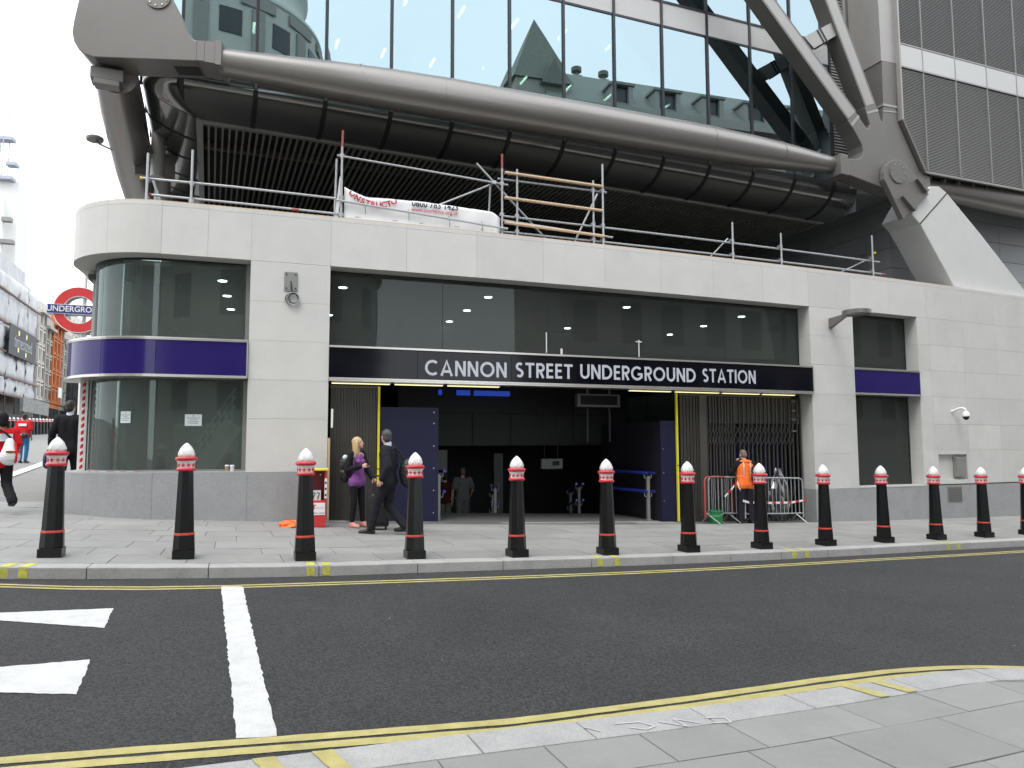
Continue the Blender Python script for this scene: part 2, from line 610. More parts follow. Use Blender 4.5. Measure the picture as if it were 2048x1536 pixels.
for _, l, w, oo, dpt in slabs[:298]:
    g = .005
    pts = [FARK.at(l + g, oo + g), FARK.at(l + w - g, oo + g), FARK.at(l + w - g, oo + dpt - g), FARK.at(l + g, oo + dpt - g)]
    e = random.uniform(-.0015, .0015)
    mb = MB()
    mb.hexa([(x, y, gz(x, y) - .05) for x, y in pts] + [(x, y, gz(x, y) + e) for x, y in pts])
    mb.build('paving_slab', SLAB, pav)
# kerb stones
def kerb(name, line, l0, l1, o0, o1, wmin, wmax):
    kb = MB()
    n = int((l1 - l0) / 1.5)
    vs, fs = [], []
    base = strip(name, PAVE, line, l0, l1, .8, [min(o0, o1) + .02, max(o0, o1) - .02], -.02)
    l = l0
    while l < l1:
        w = random.uniform(wmin, wmax)
        g = .004
        mb = MB()
        k = 2
        a, b = [], []
        vs = []
        for i in range(k + 1):
            q = l + g + (w - 2 * g) * i / k
            for o in (o0, o1):
                x, y = line.at(q, o)
                vs += [(x, y, gz(x, y) - .35), (x, y, gz(x, y) + .001)]
        fs = []
        for i in range(k):
            p = i * 4
            fs += [(p, p + 1, p + 5, p + 4), (p + 1, p + 3, p + 7, p + 5), (p + 3, p + 2, p + 6, p + 7), (p + 2, p, p + 4, p + 6)]
        fs += [(0, 2, 3, 1), (k * 4 + 1, k * 4 + 3, k * 4 + 2, k * 4)]
        mb.faces(vs, fs)
        mb.build('kerb_stone', KERB, base, bevel=.012)
        l += w
    return base
kerb('kerb', FARK, FARK.near(-12, 6.8), FARK.near(24, 21.6), 0, .3, 1.0, 1.5)
kerb('near_kerb', NEARK, NEARK.near(-4, 2.5), NEARK.near(6.2, 4.4), 0, .29, .7, 1.1)
# near pavement, the photographer's side
npav = MB()
vs = []
lN = [NEARK.l[-1] * i / 140 for i in range(141)]
for l in lN:
    for o in (.02, -.8, -2, -4, -7, -12):
        x, y = NEARK.at(l, o)
        if o <= -4 and x > 1:   # the pavement ends at the side street on the right
            x = min(x, 6.4)
        vs.append((x, y, gz(x, y) - .012))
nfs = [(i * 6 + k, i * 6 + k + 1, i * 6 + k + 7, i * 6 + k + 6) for i in range(110) for k in range(5)]
npav.faces(vs, nfs)
npav = tag(npav.build('near_pavement', PAVE), kind='structure')
oo, row = -.005, 0
lA, lB = NEARK.near(-3, 2.98), NEARK.near(5.6, 5.4)
for dpt in (.40, .56, .62, .56, .62, .56, .62):
    l = lA + (row * .43) % .8
    while l < lB:
        w = random.choice([.62, .8, .95, 1.1])
        g = .004
        pts = [NEARK.at(l + g, oo - g), NEARK.at(l + w - g, oo - g), NEARK.at(l + w - g, oo - dpt + g), NEARK.at(l + g, oo - dpt + g)]
        if len(set((round(x, 2), round(y, 2)) for x, y in pts)) == 4 and math.hypot(pts[2][0], pts[2][1]) > .4:
            mb = MB()
            e = random.uniform(-.002, .002)
            mb.hexa([(x, y, gz(x, y) - .05) for x, y in pts] + [(x, y, gz(x, y) + e) for x, y in pts])
            mb.build('paving_slab', SLAB, npav, bevel=.004)
        l += w
    oo -= dpt
    row += 1
# painted lines
def band(name, mat, pts, w, zo, jit=.004):
    ln = Line2(pts)
    mb = MB()
    n = max(2, int(ln.l[-1] / .12))
    vs = []
    for i in range(n + 1):
        for o in (-w / 2, w / 2):
            x, y = ln.at(ln.l[-1] * i / n, o + random.uniform(-jit, jit))
            vs.append((x, y, gz(x, y) + zo))
    mb.faces(vs, [(2 * i, 2 * i + 2, 2 * i + 3, 2 * i + 1) for i in range(n)])
    return tag(mb.build(name, mat), kind='structure')
YF = [(-14, 5.85), (-9, 7.35), (-5.68, 8.42), (-4.87, 8.5), (-4.12, 8.67), (-3.36, 8.95), (-2.31, 9.41), (-.01, 10.41), (1.75, 11.2), (3.56, 12.06), (6.15, 13.34), (10.24, 15.2), (16, 17.7), (30, 23.8)]
band('yellow_line', YELLOW, YF, .065, RD + .004)
band('yellow_line', YELLOW, [(x + .045, y - .12) for x, y in YF], .065, RD + .004)
YN = [(-6, 2.6), (-2.76, 4.16), (-2.18, 4.36), (-1.54, 4.57), (-.01, 5.07), (1.27, 5.66), (2.48, 6.25), (3.18, 6.56), (3.71, 6.73), (4.08, 6.80), (4.55, 6.82), (5.1, 6.7), (5.7, 6.4), (6.3, 5.8)]
band('yellow_line', YELLOW, YN, .095, RD + .004)
yn = Line2(YN)
band('yellow_line', YELLOW, [yn.at(l, -.135) for l in steps(0, yn.l[-1], 40)], .095, RD + .004)
def paint(name, mat, pts, zo, rough=.006, n=16):
    """painted patch with slightly ragged edges"""
    out = []
    m = len(pts)
    for i in range(m):
        a, b = Vector(pts[i]), Vector(pts[(i + 1) % m])
        k = max(2, int((b - a).length / .05))
        nv = Vector((a.y - b.y, b.x - a.x)).normalized()
        for j in range(k):
            p = a.lerp(b, j / k) + nv * random.uniform(-rough, rough)
            out.append((p.x, p.y))
    mb = MB()
    c = (sum(p[0] for p in out) / len(out), sum(p[1] for p in out) / len(out))
    vs = [(c[0], c[1], gz(*c) + zo)] + [(x, y, gz(x, y) + zo) for x, y in out]
    mb.faces(vs, [(0, i + 1, (i + 1) % len(out) + 1) for i in range(len(out))])
    return tag(mb.build(name, mat), kind='structure')
q0, q1 = Vector((-3.385, 8.89)), Vector((-1.635, 4.60))
e0, e1 = Vector((-3.16, 8.96)), Vector((-1.415, 4.66))
paint('stop_line', WHITE_PAINT, [q0, e0, e1, q1], RD + .005, .008)
paint('arrow_marking', WHITE_PAINT, [(-5.30, 7.00), (-3.96, 7.61), (-3.65, 6.88)], RD + .005)
paint('arrow_marking', WHITE_PAINT, [(-4.9, 5.06), (-3.26, 5.96), (-2.93, 5.20)], RD + .005)
# yellow loading marks on the kerbs, top and face
for x in (-5.78, -5.60, -2.49, -2.27, 1.44, 1.66, 4.98, 5.25, 8.6, 8.9):
    l = FARK.near(x, FARK.at(FARK.near(x, 9 + x * .6))[1])
    mb = MB()
    w = .05
    P0, P1 = FARK.at(l - w, -.004), FARK.at(l + w, -.004)
    Q0, Q1 = FARK.at(l - w + .03, .27), FARK.at(l + w + .03, .27)
    mb.poly([(P0[0], P0[1], gz(*P0) + RD + .01), (P1[0], P1[1], gz(*P1) + RD + .01), (P1[0], P1[1], gz(*P1) - .012), (P0[0], P0[1], gz(*P0) - .012)])
    R0, R1 = FARK.at(l - w, .012), FARK.at(l + w, .012)
    mb.poly([(R0[0], R0[1], gz(*R0) + .005), (R1[0], R1[1], gz(*R1) + .005), (Q1[0], Q1[1], gz(*Q1) + .005), (Q0[0], Q0[1], gz(*Q0) + .005)])
    tag(mb.build('kerb_marking', M('yellow_kerb_paint', (.50, .50, .09), .75, var=.3, scale=18, speck=.2) if x == -5.78 else bpy.data.materials['yellow_kerb_paint']), kind='structure')
for xa, ya in ((-1.24, 4.13), (-1.03, 4.21), (2.50, 5.72), (2.73, 5.83)):
    l = NEARK.near(xa, ya - .1)
    pts = [NEARK.at(l - .055, .275), NEARK.at(l + .055, .275), NEARK.at(l + .055 + .06, .005), NEARK.at(l - .055 + .06, .005)]
    paint('kerb_marking', YELLOW, pts, .006, .004)
# chalk scribbles left by surveyors on the near kerb
ck = MB()
for pts in ([(.42, 4.66), (.52, 4.6)], [(.62, 4.73), (.78, 4.78), (.86, 4.72), (.80, 4.66), (.70, 4.68)], [(.9, 4.80), (1.06, 4.74), (1.0, 4.86), (1.16, 4.80)], [(1.2, 4.90), (1.34, 4.92), (1.36, 4.84), (1.24, 4.82)]):
    for a, b in zip(pts, pts[1:]):
        a, b = Vector(a), Vector(b)
        nv = Vector((a.y - b.y, b.x - a.x)).normalized() * .006
        ck.poly([(p.x, p.y, gz(p.x, p.y) + .006) for p in (a - nv, b - nv, b + nv, a + nv)])
tag(ck.build('chalk_marking', WHITE_PAINT), kind='structure')
KS = [(-12.9, 18.5), (-14.5, 22.0), (-16.46, 26.3), (-22, 38), (-32, 60)]
# pale kerb strip of the side street at the left
band('kerb_strip', WHITE_PAINT, KS, .3, .012)
# small litter specks on the road: gum, grit, leaves
lit = MB()
for i in range(95):
    x, y = random.uniform(-4, 9), random.uniform(4.8, 15)
    l = FARK.at(FARK.near(x, y))
    yk = l[1]
    if y > yk - .3 - .3 * 0 or (x < 5 and y < 5.6 + .4 * x): continue
    r = random.uniform(.005, .013)
    a = random.uniform(0, 3)
    lit.poly([(x + r * math.cos(a + k * 1.57) * (1.7 if k % 2 else .8), y + r * math.sin(a + k * 1.57) * (1.7 if k % 2 else .8), gz(x, y) + RD + .006) for k in range(4)])
tag(lit.build('litter', M('litter_paper', (.30, .295, .27), .8)), kind='stuff')

# ================================================================== STATION ENTRANCE BLOCK
st = thing('station_entrance', 'pale stone station entrance block with rounded glazed corner and wide opening', 'building', FP(0, 0, 0))
def zt(s): return 6.165 - .0063 * max(s, -6)       # parapet top
def zh(s): return 5.165 - .0048 * max(s, -6)       # head of the openings
G = .002
def stone(s0, s1, z0, z1, d0=0, d1=.45, mat=STONE, name='stone_panel', n=1, g=G):
    mb = MB()
    f0 = (lambda s: z0(s) + g) if callable(z0) else z0 + g
    f1 = (lambda s: z1(s) - g) if callable(z1) else z1 - g
    mb.fbox(FP, s0 + g, s1 - g, d0, d1, f0, f1, n)
    return mb.build(name, mat, st)
def core(s0, s1, z0, z1, n=1, d0=.012, d1=.44):
    mb = MB()
    mb.fbox(FP, s0, s1, d0, d1, z0, z1, n)
    return mb.build('mortar_core', STONE_DARK, st)
# parapet band
pj = [-15.5, -13.8, -12.4, -11, -9.6, -8.2, -6.85, -5.82, -4.95, -4.1, -3.09, -2.28, -1.5, 0, 1.52, 3.03, 4.55, 6.06, 7.52, 8.98, 10.44, 11.89, 13.29, 14.69, 16.11, 17.56, 18.95, 20.4, 21.9, 23.4, 25, 26.6]
for a, b in zip(pj, pj[1:]):
    n = 8 if a < SC and a > -6 else (2 if a >= SC else 1)
    stone(a, b, zh, lambda s: zt(s) - .085, n=n)
    stone(a, b, lambda s: zt(s) - .085, zt, n=n, name='coping_stone', d1=.55)
core(-15.4, 26.6, lambda s: zh(s) + .02, lambda s: zt(s) - .02, 60)
mb = MB()
mb.fbox(FP, -5.5, 17.6, .012, .05, lambda s: zt(s), lambda s: zt(s) + .018, 60)
mb.build('edge_batten', WOODPOLE, st)
# pillar between the corner window and the entrance, and the pier right of it
rowsL = [1.10, 2.115, 2.86, 3.62, 4.385, 5.165]
for a, b in zip(rowsL, rowsL[1:]):
    stone(-1.5, 0, a, b if b < 5.1 else zh)
core(-1.48, -.02, 1.0, 5.1)
rowsR = [.50, 1.38, 2.125, 2.88, 3.63, 4.37, 5.10]
for a, b in zip(rowsR, rowsR[1:]):
    stone(11.893, 13.35, a, b if b < 5.05 else zh)
core(11.913, 13.33, .4, 5.0)
# wall right of the small window
cols = [15.72, 16.19, 17.58, 19.0, 20.4, 21.8, 23.2, 24.8, 26.6]
rowsW = [.53, 1.46, 2.16, 2.91, 3.63, 4.34, 5.09]
for i, (a, b) in enumerate(zip(cols, cols[1:])):
    for j, (c, d) in enumerate(zip(rowsW, rowsW[1:])):
        if i == 1 and j == 0:      # the recess with the meter cabinet
            stone(16.19, 16.315, c, d, n=1)
            stone(17.47, 17.58, c, d, n=1)
            stone(16.315, 17.47, 1.335, d)
            stone(16.315, 17.47, c, .65)
            stone(16.315, 17.47, .65, 1.335, d0=.10)
            continue
        stone(a, b, c, d if d < 5.05 else zh)
core(15.74, 16.2, .45, 5.0)
core(16.2, 26.6, .45, 5.0, 8, d0=.13)
# flank wall along the side street
for a, b in zip([-15.5, -13, -10.6, -8.2], [-13, -10.6, -8.2, -6.12]):
    for c, d in zip([1.10, 2.1, 3.1, 4.1], [2.1, 3.1, 4.1, 5.165]):
        stone(a, b, c, d if d < 5.1 else zh, d0=.42, d1=.8)
core(-15.4, -6.15, 1.0, 5.1, 4, d0=.44, d1=.78)
# granite plinth
pl = [-15.5, -12.5, -9.6, -7.6, -6.2, -5.3, -4.4, -3.09, -1.46, 0]
for a, b in zip(pl, pl[1:]):
    stone(a, b, -.5, 1.10, mat=GRANITE, name='granite_plinth', n=8 if -6.3 < a < SC else 1, d0=-.002, d1=.5 if b < -1 else .45)
pr = [11.893, 13.35, 15.72, 17.58, 19.4, 21.2, 23, 24.8, 26.6]
for a, b in zip(pr, pr[1:]):
    stone(a, b, -1.2, .50, mat=GRANITE, name='granite_plinth', d0=-.002)
core(-6, -.02, -.45, 1.08, 12)
stone(-9.6, -1.5, 1.10, 1.125, d0=.0, d1=.5, mat=LEDGE, name='window_ledge', n=40, g=0)
stone(13.35, 15.72, .50, .535, d0=-.01, d1=.42, mat=STONE, name='window_ledge', g=0)
# lintel soffit over openings is the underside of the parapet band; frames
def strip_box(name, mat, s0, s1, d0, d1, z0, z1, n=1, bevel=0):
    mb = MB()
    mb.fbox(FP, s0, s1, d0, d1, z0, z1, n)
    return mb.build(name, mat, st, bevel=bevel)
strip_box('window_frame', GREYPOST, -1.585, -1.50, .36, .46, 3.62, lambda s: zh(s) - .004)
strip_box('window_frame', GREYPOST, -1.585, -1.50, .36, .46, 1.126, 2.86)
strip_box('window_frame', MULLION, -6.0, -1.585, .385, .44, lambda s: zh(s) - .035, lambda s: zh(s) - .004, 40)
strip_box('window_frame', GREYPOST, -6.0, -1.585, .37, .45, 1.126, 1.155, 40)
strip_box('window_frame', MULLION, .0, 11.893, .40, .45, lambda s: zh(s) - .035, lambda s: zh(s) - .004, 10)
strip_box('window_frame', MULLION, 11.86, 11.892, .40, .45, 3.6, 5.07)
strip_box('window_frame', MULLION, 13.351, 15.72, .385, .44, lambda s: zh(s) - .03, lambda s: zh(s) - .004)
strip_box('window_frame', MULLION, 15.69, 15.719, .385, .44, .536, 5.05)
# glass
def pane(s0, s1, z0, z1, d=.40, n=1, mat=SGLASS):
    mb = MB()
    mb.fbox(FP, s0 + .004, s1 - .004, d, d + .012, z0, z1, n)
    return mb.build('glass_pane', mat, st, smooth=30)
for a, b in zip([-4.75, -3.15], [-3.15, -1.585]):
    k = 16 if a < -4 else 1
    pane(a, b, 3.62, lambda s: zh(s) - .02, n=k, mat=CGLASS)
    pane(a, b, 1.14, 2.86, n=k, mat=CGLASS)
pane(-6.1, -4.75, 3.62, lambda s: zh(s) - .02, n=12, mat=CGLASS)
pane(-6.1, -4.75, 1.14, 2.86, n=12, mat=CGLASS)
gj = [.0, 2.39, 4.83, 7.22, 9.6, 11.87]
for a, b in zip(gj, gj[1:]):
    pane(a, b, 3.58, lambda s: zh(s) - .02, d=.41, n=2)
pane(13.355, 15.70, 3.60, lambda s: zh(s) - .02, d=.40)
pane(13.355, 15.70, .53, 2.88, d=.40)
# blue bands
def blueband(cuts, n, s0, s1, z0, z1, mat):
    for a, b in zip(cuts, cuts[1:]):
        mb = MB()
        mb.fbox(FP, a + .004, b - .004, -.03, .02, z0 + .05, z1 - .05, n)
        mb.build('band_panel', mat, st, smooth=30)
    strip_box('band_back', BLACK, s0 + .01, s1 - .01, .022, .40, z0 + .02, z1 - .02, max(1, n * 3))
    for a, b in ((z0, z0 + .028), (z1 - .028, z1)):
        strip_box('band_trim', STAINLESS, s0, s1, -.06, .42, a, b, max(1, n * 4))
    strip_box('band_trim', STAINLESS, s0, s1, -.045, .0, z0 + .03, z0 + .05, max(1, n * 4))
    strip_box('band_trim', STAINLESS, s0, s1, -.045, .0, z1 - .05, z1 - .03, max(1, n * 4))
blueband([-6.0, -5.0, -4.1, -3.11, -1.53], 10, -6.0, -1.515, 2.87, 3.61, SIGNBLUE)
strip_box('band_trim', STAINLESS, -1.53, -1.505, -.045, .0, 2.90, 3.58)
blueband([13.36, 15.71], 1, 13.355, 15.715, 2.90, 3.60, SIGNBLUE)
# interior shell: floor, ceiling, walls (one room behind the glass)
def IP(s, d, z):
    """as FP, but carried straight on past the rounded corner"""
    if s >= SC: return FP(s, d, z)
    x, y, th = facade_point(SC)
    return Vector((x + (s - SC) * math.sin(th) - math.cos(th) * d, y + (s - SC) * math.cos(th) + math.sin(th) * d, z))
def room(name, mat, s0, s1, d0, d1, z0, z1, n=1):
    mb = MB()
    mb.fbox(IP, s0, s1, d0, d1, z0, z1, n)
    return mb.build(name, mat, st)
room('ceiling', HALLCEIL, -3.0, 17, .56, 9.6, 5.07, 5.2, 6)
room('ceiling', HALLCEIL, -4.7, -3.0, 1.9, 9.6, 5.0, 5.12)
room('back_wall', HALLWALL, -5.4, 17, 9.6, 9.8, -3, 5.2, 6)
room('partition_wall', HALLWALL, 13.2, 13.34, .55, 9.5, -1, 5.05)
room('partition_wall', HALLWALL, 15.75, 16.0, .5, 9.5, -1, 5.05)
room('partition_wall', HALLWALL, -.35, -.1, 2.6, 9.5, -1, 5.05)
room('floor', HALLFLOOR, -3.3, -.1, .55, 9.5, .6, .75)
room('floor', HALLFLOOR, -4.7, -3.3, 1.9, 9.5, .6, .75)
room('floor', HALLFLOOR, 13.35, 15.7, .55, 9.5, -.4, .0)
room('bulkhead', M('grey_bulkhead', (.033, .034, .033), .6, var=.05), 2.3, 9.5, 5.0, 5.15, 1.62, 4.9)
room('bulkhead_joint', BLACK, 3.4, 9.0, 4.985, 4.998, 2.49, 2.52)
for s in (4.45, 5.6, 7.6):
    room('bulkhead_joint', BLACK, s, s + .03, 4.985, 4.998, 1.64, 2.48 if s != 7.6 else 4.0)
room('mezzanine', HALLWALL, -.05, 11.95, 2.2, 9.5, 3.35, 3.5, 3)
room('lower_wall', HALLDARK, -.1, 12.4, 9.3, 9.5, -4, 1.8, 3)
# entrance floor, sloping with the pavement
ef = MB()
vs = []
for i in range(13):
    s = -.0 + 11.893 * i / 12
    p = FP(s, 0, 0)
    for d in (-.12, .8, 2.7):
        q = FP(s, d, 0)
        vs.append((q.x, q.y, gz(p.x, p.y) + (0 if d < 0 else .012)))
ef.faces(vs, [(i * 3 + k, i * 3 + k + 1, i * 3 + k + 4, i * 3 + k + 3) for i in range(12) for k in range(2)])
ef.build('entrance_floor', M('entrance_floor_tile', (.125, .125, .12), .6, var=.1, scale=3), st)
# roof terrace behind the parapet
room('terrace', M('terrace_roof', (.13, .128, .122), .9), -3, 27, .6, 16, 5.3, 5.4, 8)
room('terrace', bpy.data.materials['terrace_roof'], -4.6, -3, 1.6, 12, 5.3, 5.4)
# escalator rails seen through the corner window
esc = thing('staircase', 'sloping metal staircase with handrails seen through the corner window', 'staircase', FP(-3, 2.6, .75))
mb = MB()
pA, pB = FP(-3.75, 3.2, .85), FP(-1.85, 3.2, 2.12)
mb.beam(pA, pB, .12, .38)
mb.build('stringer', TREAD, esc)
for dz in (.42, .62, .82):
    mb = MB()
    mb.tube([pA + Vector((0, 0, dz)), pB + Vector((0, 0, dz))], .022, 8)
    mb.build('handrail', TREAD, esc)
for i in range(6):
    q = pA.lerp(pB, (i + .5) / 6)
    mb = MB()
    mb.tube([q, q + Vector((0, 0, .82))], .018, 6)
    mb.build('baluster', TREAD, esc)
lw = room('lit_wall', M('pale_green_glazing', (.30, .42, .37), .25), -3.5, -1.7, 6.0, 6.1, .75, 2.2)
for s in (-4.6, -4.0):
    room('inner_column', M('inner_column_white', (.5, .55, .53), .5), s, s + .10, 1.9, 2.0, .7, 5.0)
# downlights in the ceiling
first = None
for s, ds in ((-2.1, (1.53, 3.15, 4.89)), (.39, (1.45, 5.0, 6.7)), (3.75, (1.46, 3.25, 5.0, 6.65, 8.5)), (7.45, (1.5, 5.0, 6.75, 8.5)), (11.08, (1.6, 3.28, 5.0, 8.5)), (14.66, (5.0, 6.7))):
    for d in ds:
        if first is None:
            first = thing('downlight', 'small round lit downlight in the ceiling behind the glass', 'ceiling light', (0, 0, 0), 'downlights in the station ceiling')
            mb = MB()
            mb.lathe([(.115, 0), (.115, -.012), (.09, -.016)], 20)
            mb.build('rim', WHITE, first, local=True)
            mb = MB()
            mb.lathe([(.09, -.0165), (.088, -.02)], 20)
            mb.build('lens', LAMP, first, local=True)
            o = first
        else:
            o = copy_tree(first)
        o['label'] = 'lit round downlight %s, %s' % ({-2.1: 'behind the corner window', .39: 'at the left end of the long window', 3.75: 'left of the middle of the long window', 7.45: 'right of the middle of the long window', 11.08: 'near the right end of the long window', 14.66: 'at the far right behind the long window'}[s], ['nearest the glass', 'second from the glass', 'third from the glass', 'fourth from the glass', 'deepest in the room'][ds.index(d)])
        p = FP(s, d, 5.0 if s < -3 else 5.068)
        o.location = p

# ================================================================== STATION NAME SIGN
sg = thing('station_sign', 'long dark station name sign with pale capital letters above the entrance', 'sign', FP(0, 0, 2.86))
def sgbox(name, mat, s0, s1, d0, d1, z0, z1, n=1):
    mb = MB()
    mb.fbox(FP, s0, s1, d0, d1, z0, z1, n)
    return mb.build(name, mat, sg)
cuts = [.01, 1.765, 3.79, 5.33, 8.48, 11.90]
for a, b in zip(cuts, cuts[1:]):
    sgbox('sign_panel', SIGNDARK, a + .004, b - .004, -.03, .02, 2.945, 3.52, 3)
for a, b, d0, d1 in ((3.535, 3.575, -.055, .40), (2.87, 2.90, -.055, .30), (2.905, 2.94, -.045, .02)):
    sgbox('trim', STAINLESS, 0.002, 11.91, d0, d1, a, b, 12)
sgbox('trim', STAINLESS, 11.902, 11.915, -.045, .0, 2.94, 3.535)
sgbox('backing', BLACK, .02, 11.88, .024, .38, 2.93, 3.53, 6)
for i in range(11):
    sgbox('clip', STAINLESS, .55 + i * 1.05, .68 + i * 1.05, -.062, -.056, 2.878, 2.897)
def stroke(mb, pts, w, fn, dep, closed=False):
    """a pen stroke of constant width with mitred joins, a few mm thick"""
    P = [Vector(p) for p in pts]
    n = len(P)
    L_, R_ = [], []
    for i in range(n):
        a = P[i - 1] if (i > 0 or closed) else None
        b = P[(i + 1) % n] if (i < n - 1 or closed) else None
        t1 = (P[i] - a).normalized() if a is not None else (b - P[i]).normalized()
        t2 = (b - P[i]).normalized() if b is not None else t1
        n1, n2 = Vector((-t1.y, t1.x)), Vector((-t2.y, t2.x))
        m = (n1 + n2).normalized()
        k = (w / 2) / max(.80, m.dot(n1))
        L_.append(P[i] + m * k)
        R_.append(P[i] - m * k)
    q = n if closed else n - 1
    vs = []
    for i in range(n):
        vs += [fn(L_[i].x, 0, L_[i].y), fn(R_[i].x, 0, R_[i].y), fn(R_[i].x, dep, R_[i].y), fn(L_[i].x, dep, L_[i].y)]
    fs = []
    for i in range(q):
        a, b = 4 * i, 4 * ((i + 1) % n)
        for k in range(4):
            fs.append((a + k, a + (k + 1) % 4, b + (k + 1) % 4, b + k))
    if not closed:
        fs += [(3, 2, 1, 0), (4 * n - 4, 4 * n - 3, 4 * n - 2, 4 * n - 1)]
    mb.faces(vs, fs)
def arc(cx, cy, r, a0, a1, n=18, ry=None):
    ry = ry or r
    return [(cx + r * math.cos(math.radians(a0 + (a1 - a0) * i / n)), cy + ry * math.sin(math.radians(a0 + (a1 - a0) * i / n))) for i in range(n + 1)]
W_ = .165
h_ = W_ / 2
GLY = {  # strokes in a unit-high cell, with the advance width
    'C': ([arc(.50, .5, .5 - h_, 48, 312)], .88),
    'A': ([[(h_, 0), (.43, 1 - h_ * .6), (.86 - h_, 0)], [(.20, .28), (.66, .28)]], .86),
    'N': ([[(h_, 0), (h_, 1)], [(h_ + .03, .94), (.72 - h_ - .03, .06)], [(.72 - h_, 0), (.72 - h_, 1)]], .72),
    'O': ([arc(.5, .5, .5 - h_, 0, 340, 17)], 1.0),
    'S': ([arc(.28, .72, .28 - h_, 40, 270, 12) + arc(.28, .28, .28 - h_, 90, -140, 12)[1:]], .56),
    'T': ([[(0, 1 - h_), (.64, 1 - h_)], [(.32, 0), (.32, 1 - W_)]], .64),
    'R': ([[(h_, 0), (h_, 1)], [(W_, 1 - h_), (.32, 1 - h_)] + arc(.32, .70, .3 - h_, 90, -90, 10) + [(W_, .40 + h_)], [(.30, .42), (.60 - h_, 0)]], .60),
    'E': ([[(h_, 0), (h_, 1)], [(W_, 1 - h_), (.50, 1 - h_)], [(W_, .52), (.46, .52)], [(W_, h_), (.50, h_)]], .52),
    'U': ([[(h_, 1), (h_, .36)] + arc(.36, .36, .36 - h_, 180, 360, 12)[1:] + [(.72 - h_, 1)]], .72),
    'D': ([[(h_, 0), (h_, 1)], [(W_, 1 - h_), (.30, 1 - h_)] + arc(.30, .5, .5 - h_, 90, -90, 14) + [(W_, h_)]], .80),
    'G': ([arc(.5, .5, .5 - h_, 48, 330), [(.56, .44), (.95, .44)], [(.95 - h_, .40), (.95 - h_, .18)]], .98),
    'I': ([[(h_, 0), (h_, 1)]], W_),
}
def word(txt, s0, s1, z, h):
    sp = .14
    tot = sum(GLY[c][1] for c in txt) + sp * (len(txt) - 1)
    kx = (s1 - s0) / tot
    x = 0
    for c in txt:
        mb = MB()
        for j, sk in enumerate(GLY[c][0]):
            closed = c == 'O'
            stroke(mb, [(p[0], p[1]) for p in sk], W_, lambda u, d, v, x=x, j=j: FP(s0 + (x + u) * kx, -.031 + (d if d > 0 else -.006 - .0008 * j), z + v * h), .001, closed)
        mb.build('letter', LETTER, sg)
        x += GLY[c][1] + sp
word('CANNON', 1.915, 3.68, 3.03, .322)
word('STREET', 3.885, 5.215, 3.045, .322)
word('UNDERGROUND', 5.40, 8.385, 3.06, .322)
word('STATION', 8.58, 10.11, 3.075, .322)
# light strips under the sign
for i, (a, b) in enumerate(((.06, 1.25), (1.32, 2.36), (2.43, 3.6), (6.72, 7.85), (7.95, 9.2), (9.28, 10.4), (10.48, 11.5))):
    t = thing('strip_light', ['', ''][0] or ('dim yellow strip light under the sign, %s' % ['above the left folding gate', 'above the tall blue hoarding', 'left of the unlit middle of the sign', 'over the hanging information screen', 'right of the yellow gate post', 'above the worker in orange', 'at the far right end of the sign'][i]), 'strip light', FP(a, .2, 2.84), 'yellow strip lights under the sign')
    mb = MB()
    mb.fbox(FP, a, b, .14, .24, 2.848, 2.868)
    mb.build('housing', STAINLESS, t)
    mb = MB()
    mb.fbox(FP, a + .02, b - .02, .15, .23, 2.835, 2.847)
    mb.build('diffuser', STRIPLIGHT, t)

# ================================================================== OFFICE BUILDING ABOVE
ob = thing('office_building', 'glazed office building overhanging the station with grey tubular steel truss', 'building', BP(0, 1.5, 5.4))
def bb(name, mat, a0, a1, d0, d1, z0, z1, parent=None, bevel=0, n=1):
    mb = MB()
    mb.fbox(BP, a0, a1, d0, d1, z0, z1, n)
    return mb.build(name, mat, parent or ob, bevel=bevel)
def bprism(name, mat, outline, d0, d1, parent=None, bevel=0, fn=BP):
    mb = MB()
    mb.prism(outline, fn, d0, d1)
    return mb.build(name, mat, parent or ob, bevel=bevel)
mul = [-2.9 + 1.4667 * k for k in range(13)]
GD = 1.45
rows = [(9.2, 12.84, UGLASS), (12.90, 13.54, SPANDREL), (13.60, 17.4, UGLASS), (17.46, 18.1, SPANDREL), (18.16, 22, UGLASS)]
for a, b in zip(mul, mul[1:]):
    for z0, z1, m in rows:
        # thin panes, a hair out of true with each other like real glazing
        e1, e2 = random.uniform(-.0038, .0038), random.uniform(-.0038, .0038)
        mb = MB()
        x0, x1 = a + .012, b - .012
        mb.hexa([BP(x0, GD + e1, z0), BP(x1, GD - e1, z0), BP(x1, GD + .016 - e1, z0), BP(x0, GD + .016 + e1, z0),
                 BP(x0, GD + e1 + e2, z1), BP(x1, GD - e1 + e2, z1), BP(x1, GD + .016 - e1 + e2, z1), BP(x0, GD + .016 + e1 + e2, z1)])
        mb.build('glass_pane' if m is UGLASS else 'spandrel_panel', m, ob)
for a in mul:
    bb('mullion', MULLION, a - .032, a + .032, GD - .045, GD + .12, 9.2, 22)
for z in (12.87, 13.57, 17.43, 18.13):
    bb('transom', MULLION, -2.85, 14.66, GD - .02, GD + .1, z - .03, z + .03)
# right end strip with fine louvres beside the column, and the solid wall closing the glass
for k in range(95):
    if k == 0:
        ls = MB()
    ls.fbox(BP, 14.75, 15.3, GD - .02, GD + .05, 9.3 + k * .09, 9.34 + k * .09)
ls.build('louvre_strip', LOUVRE, ob)
bb('louvre_backing', BLACK, 14.74, 15.32, GD + .055, GD + .08, 9.2, 18)
bb('strip_infill', STEEL, 15.385, 15.62, GD - .03, GD + .06, 9.2, 22)
bb('strip_frame', STEEL_LIGHT, 15.31, 15.38, GD - .05, GD + .08, 9.2, 18)
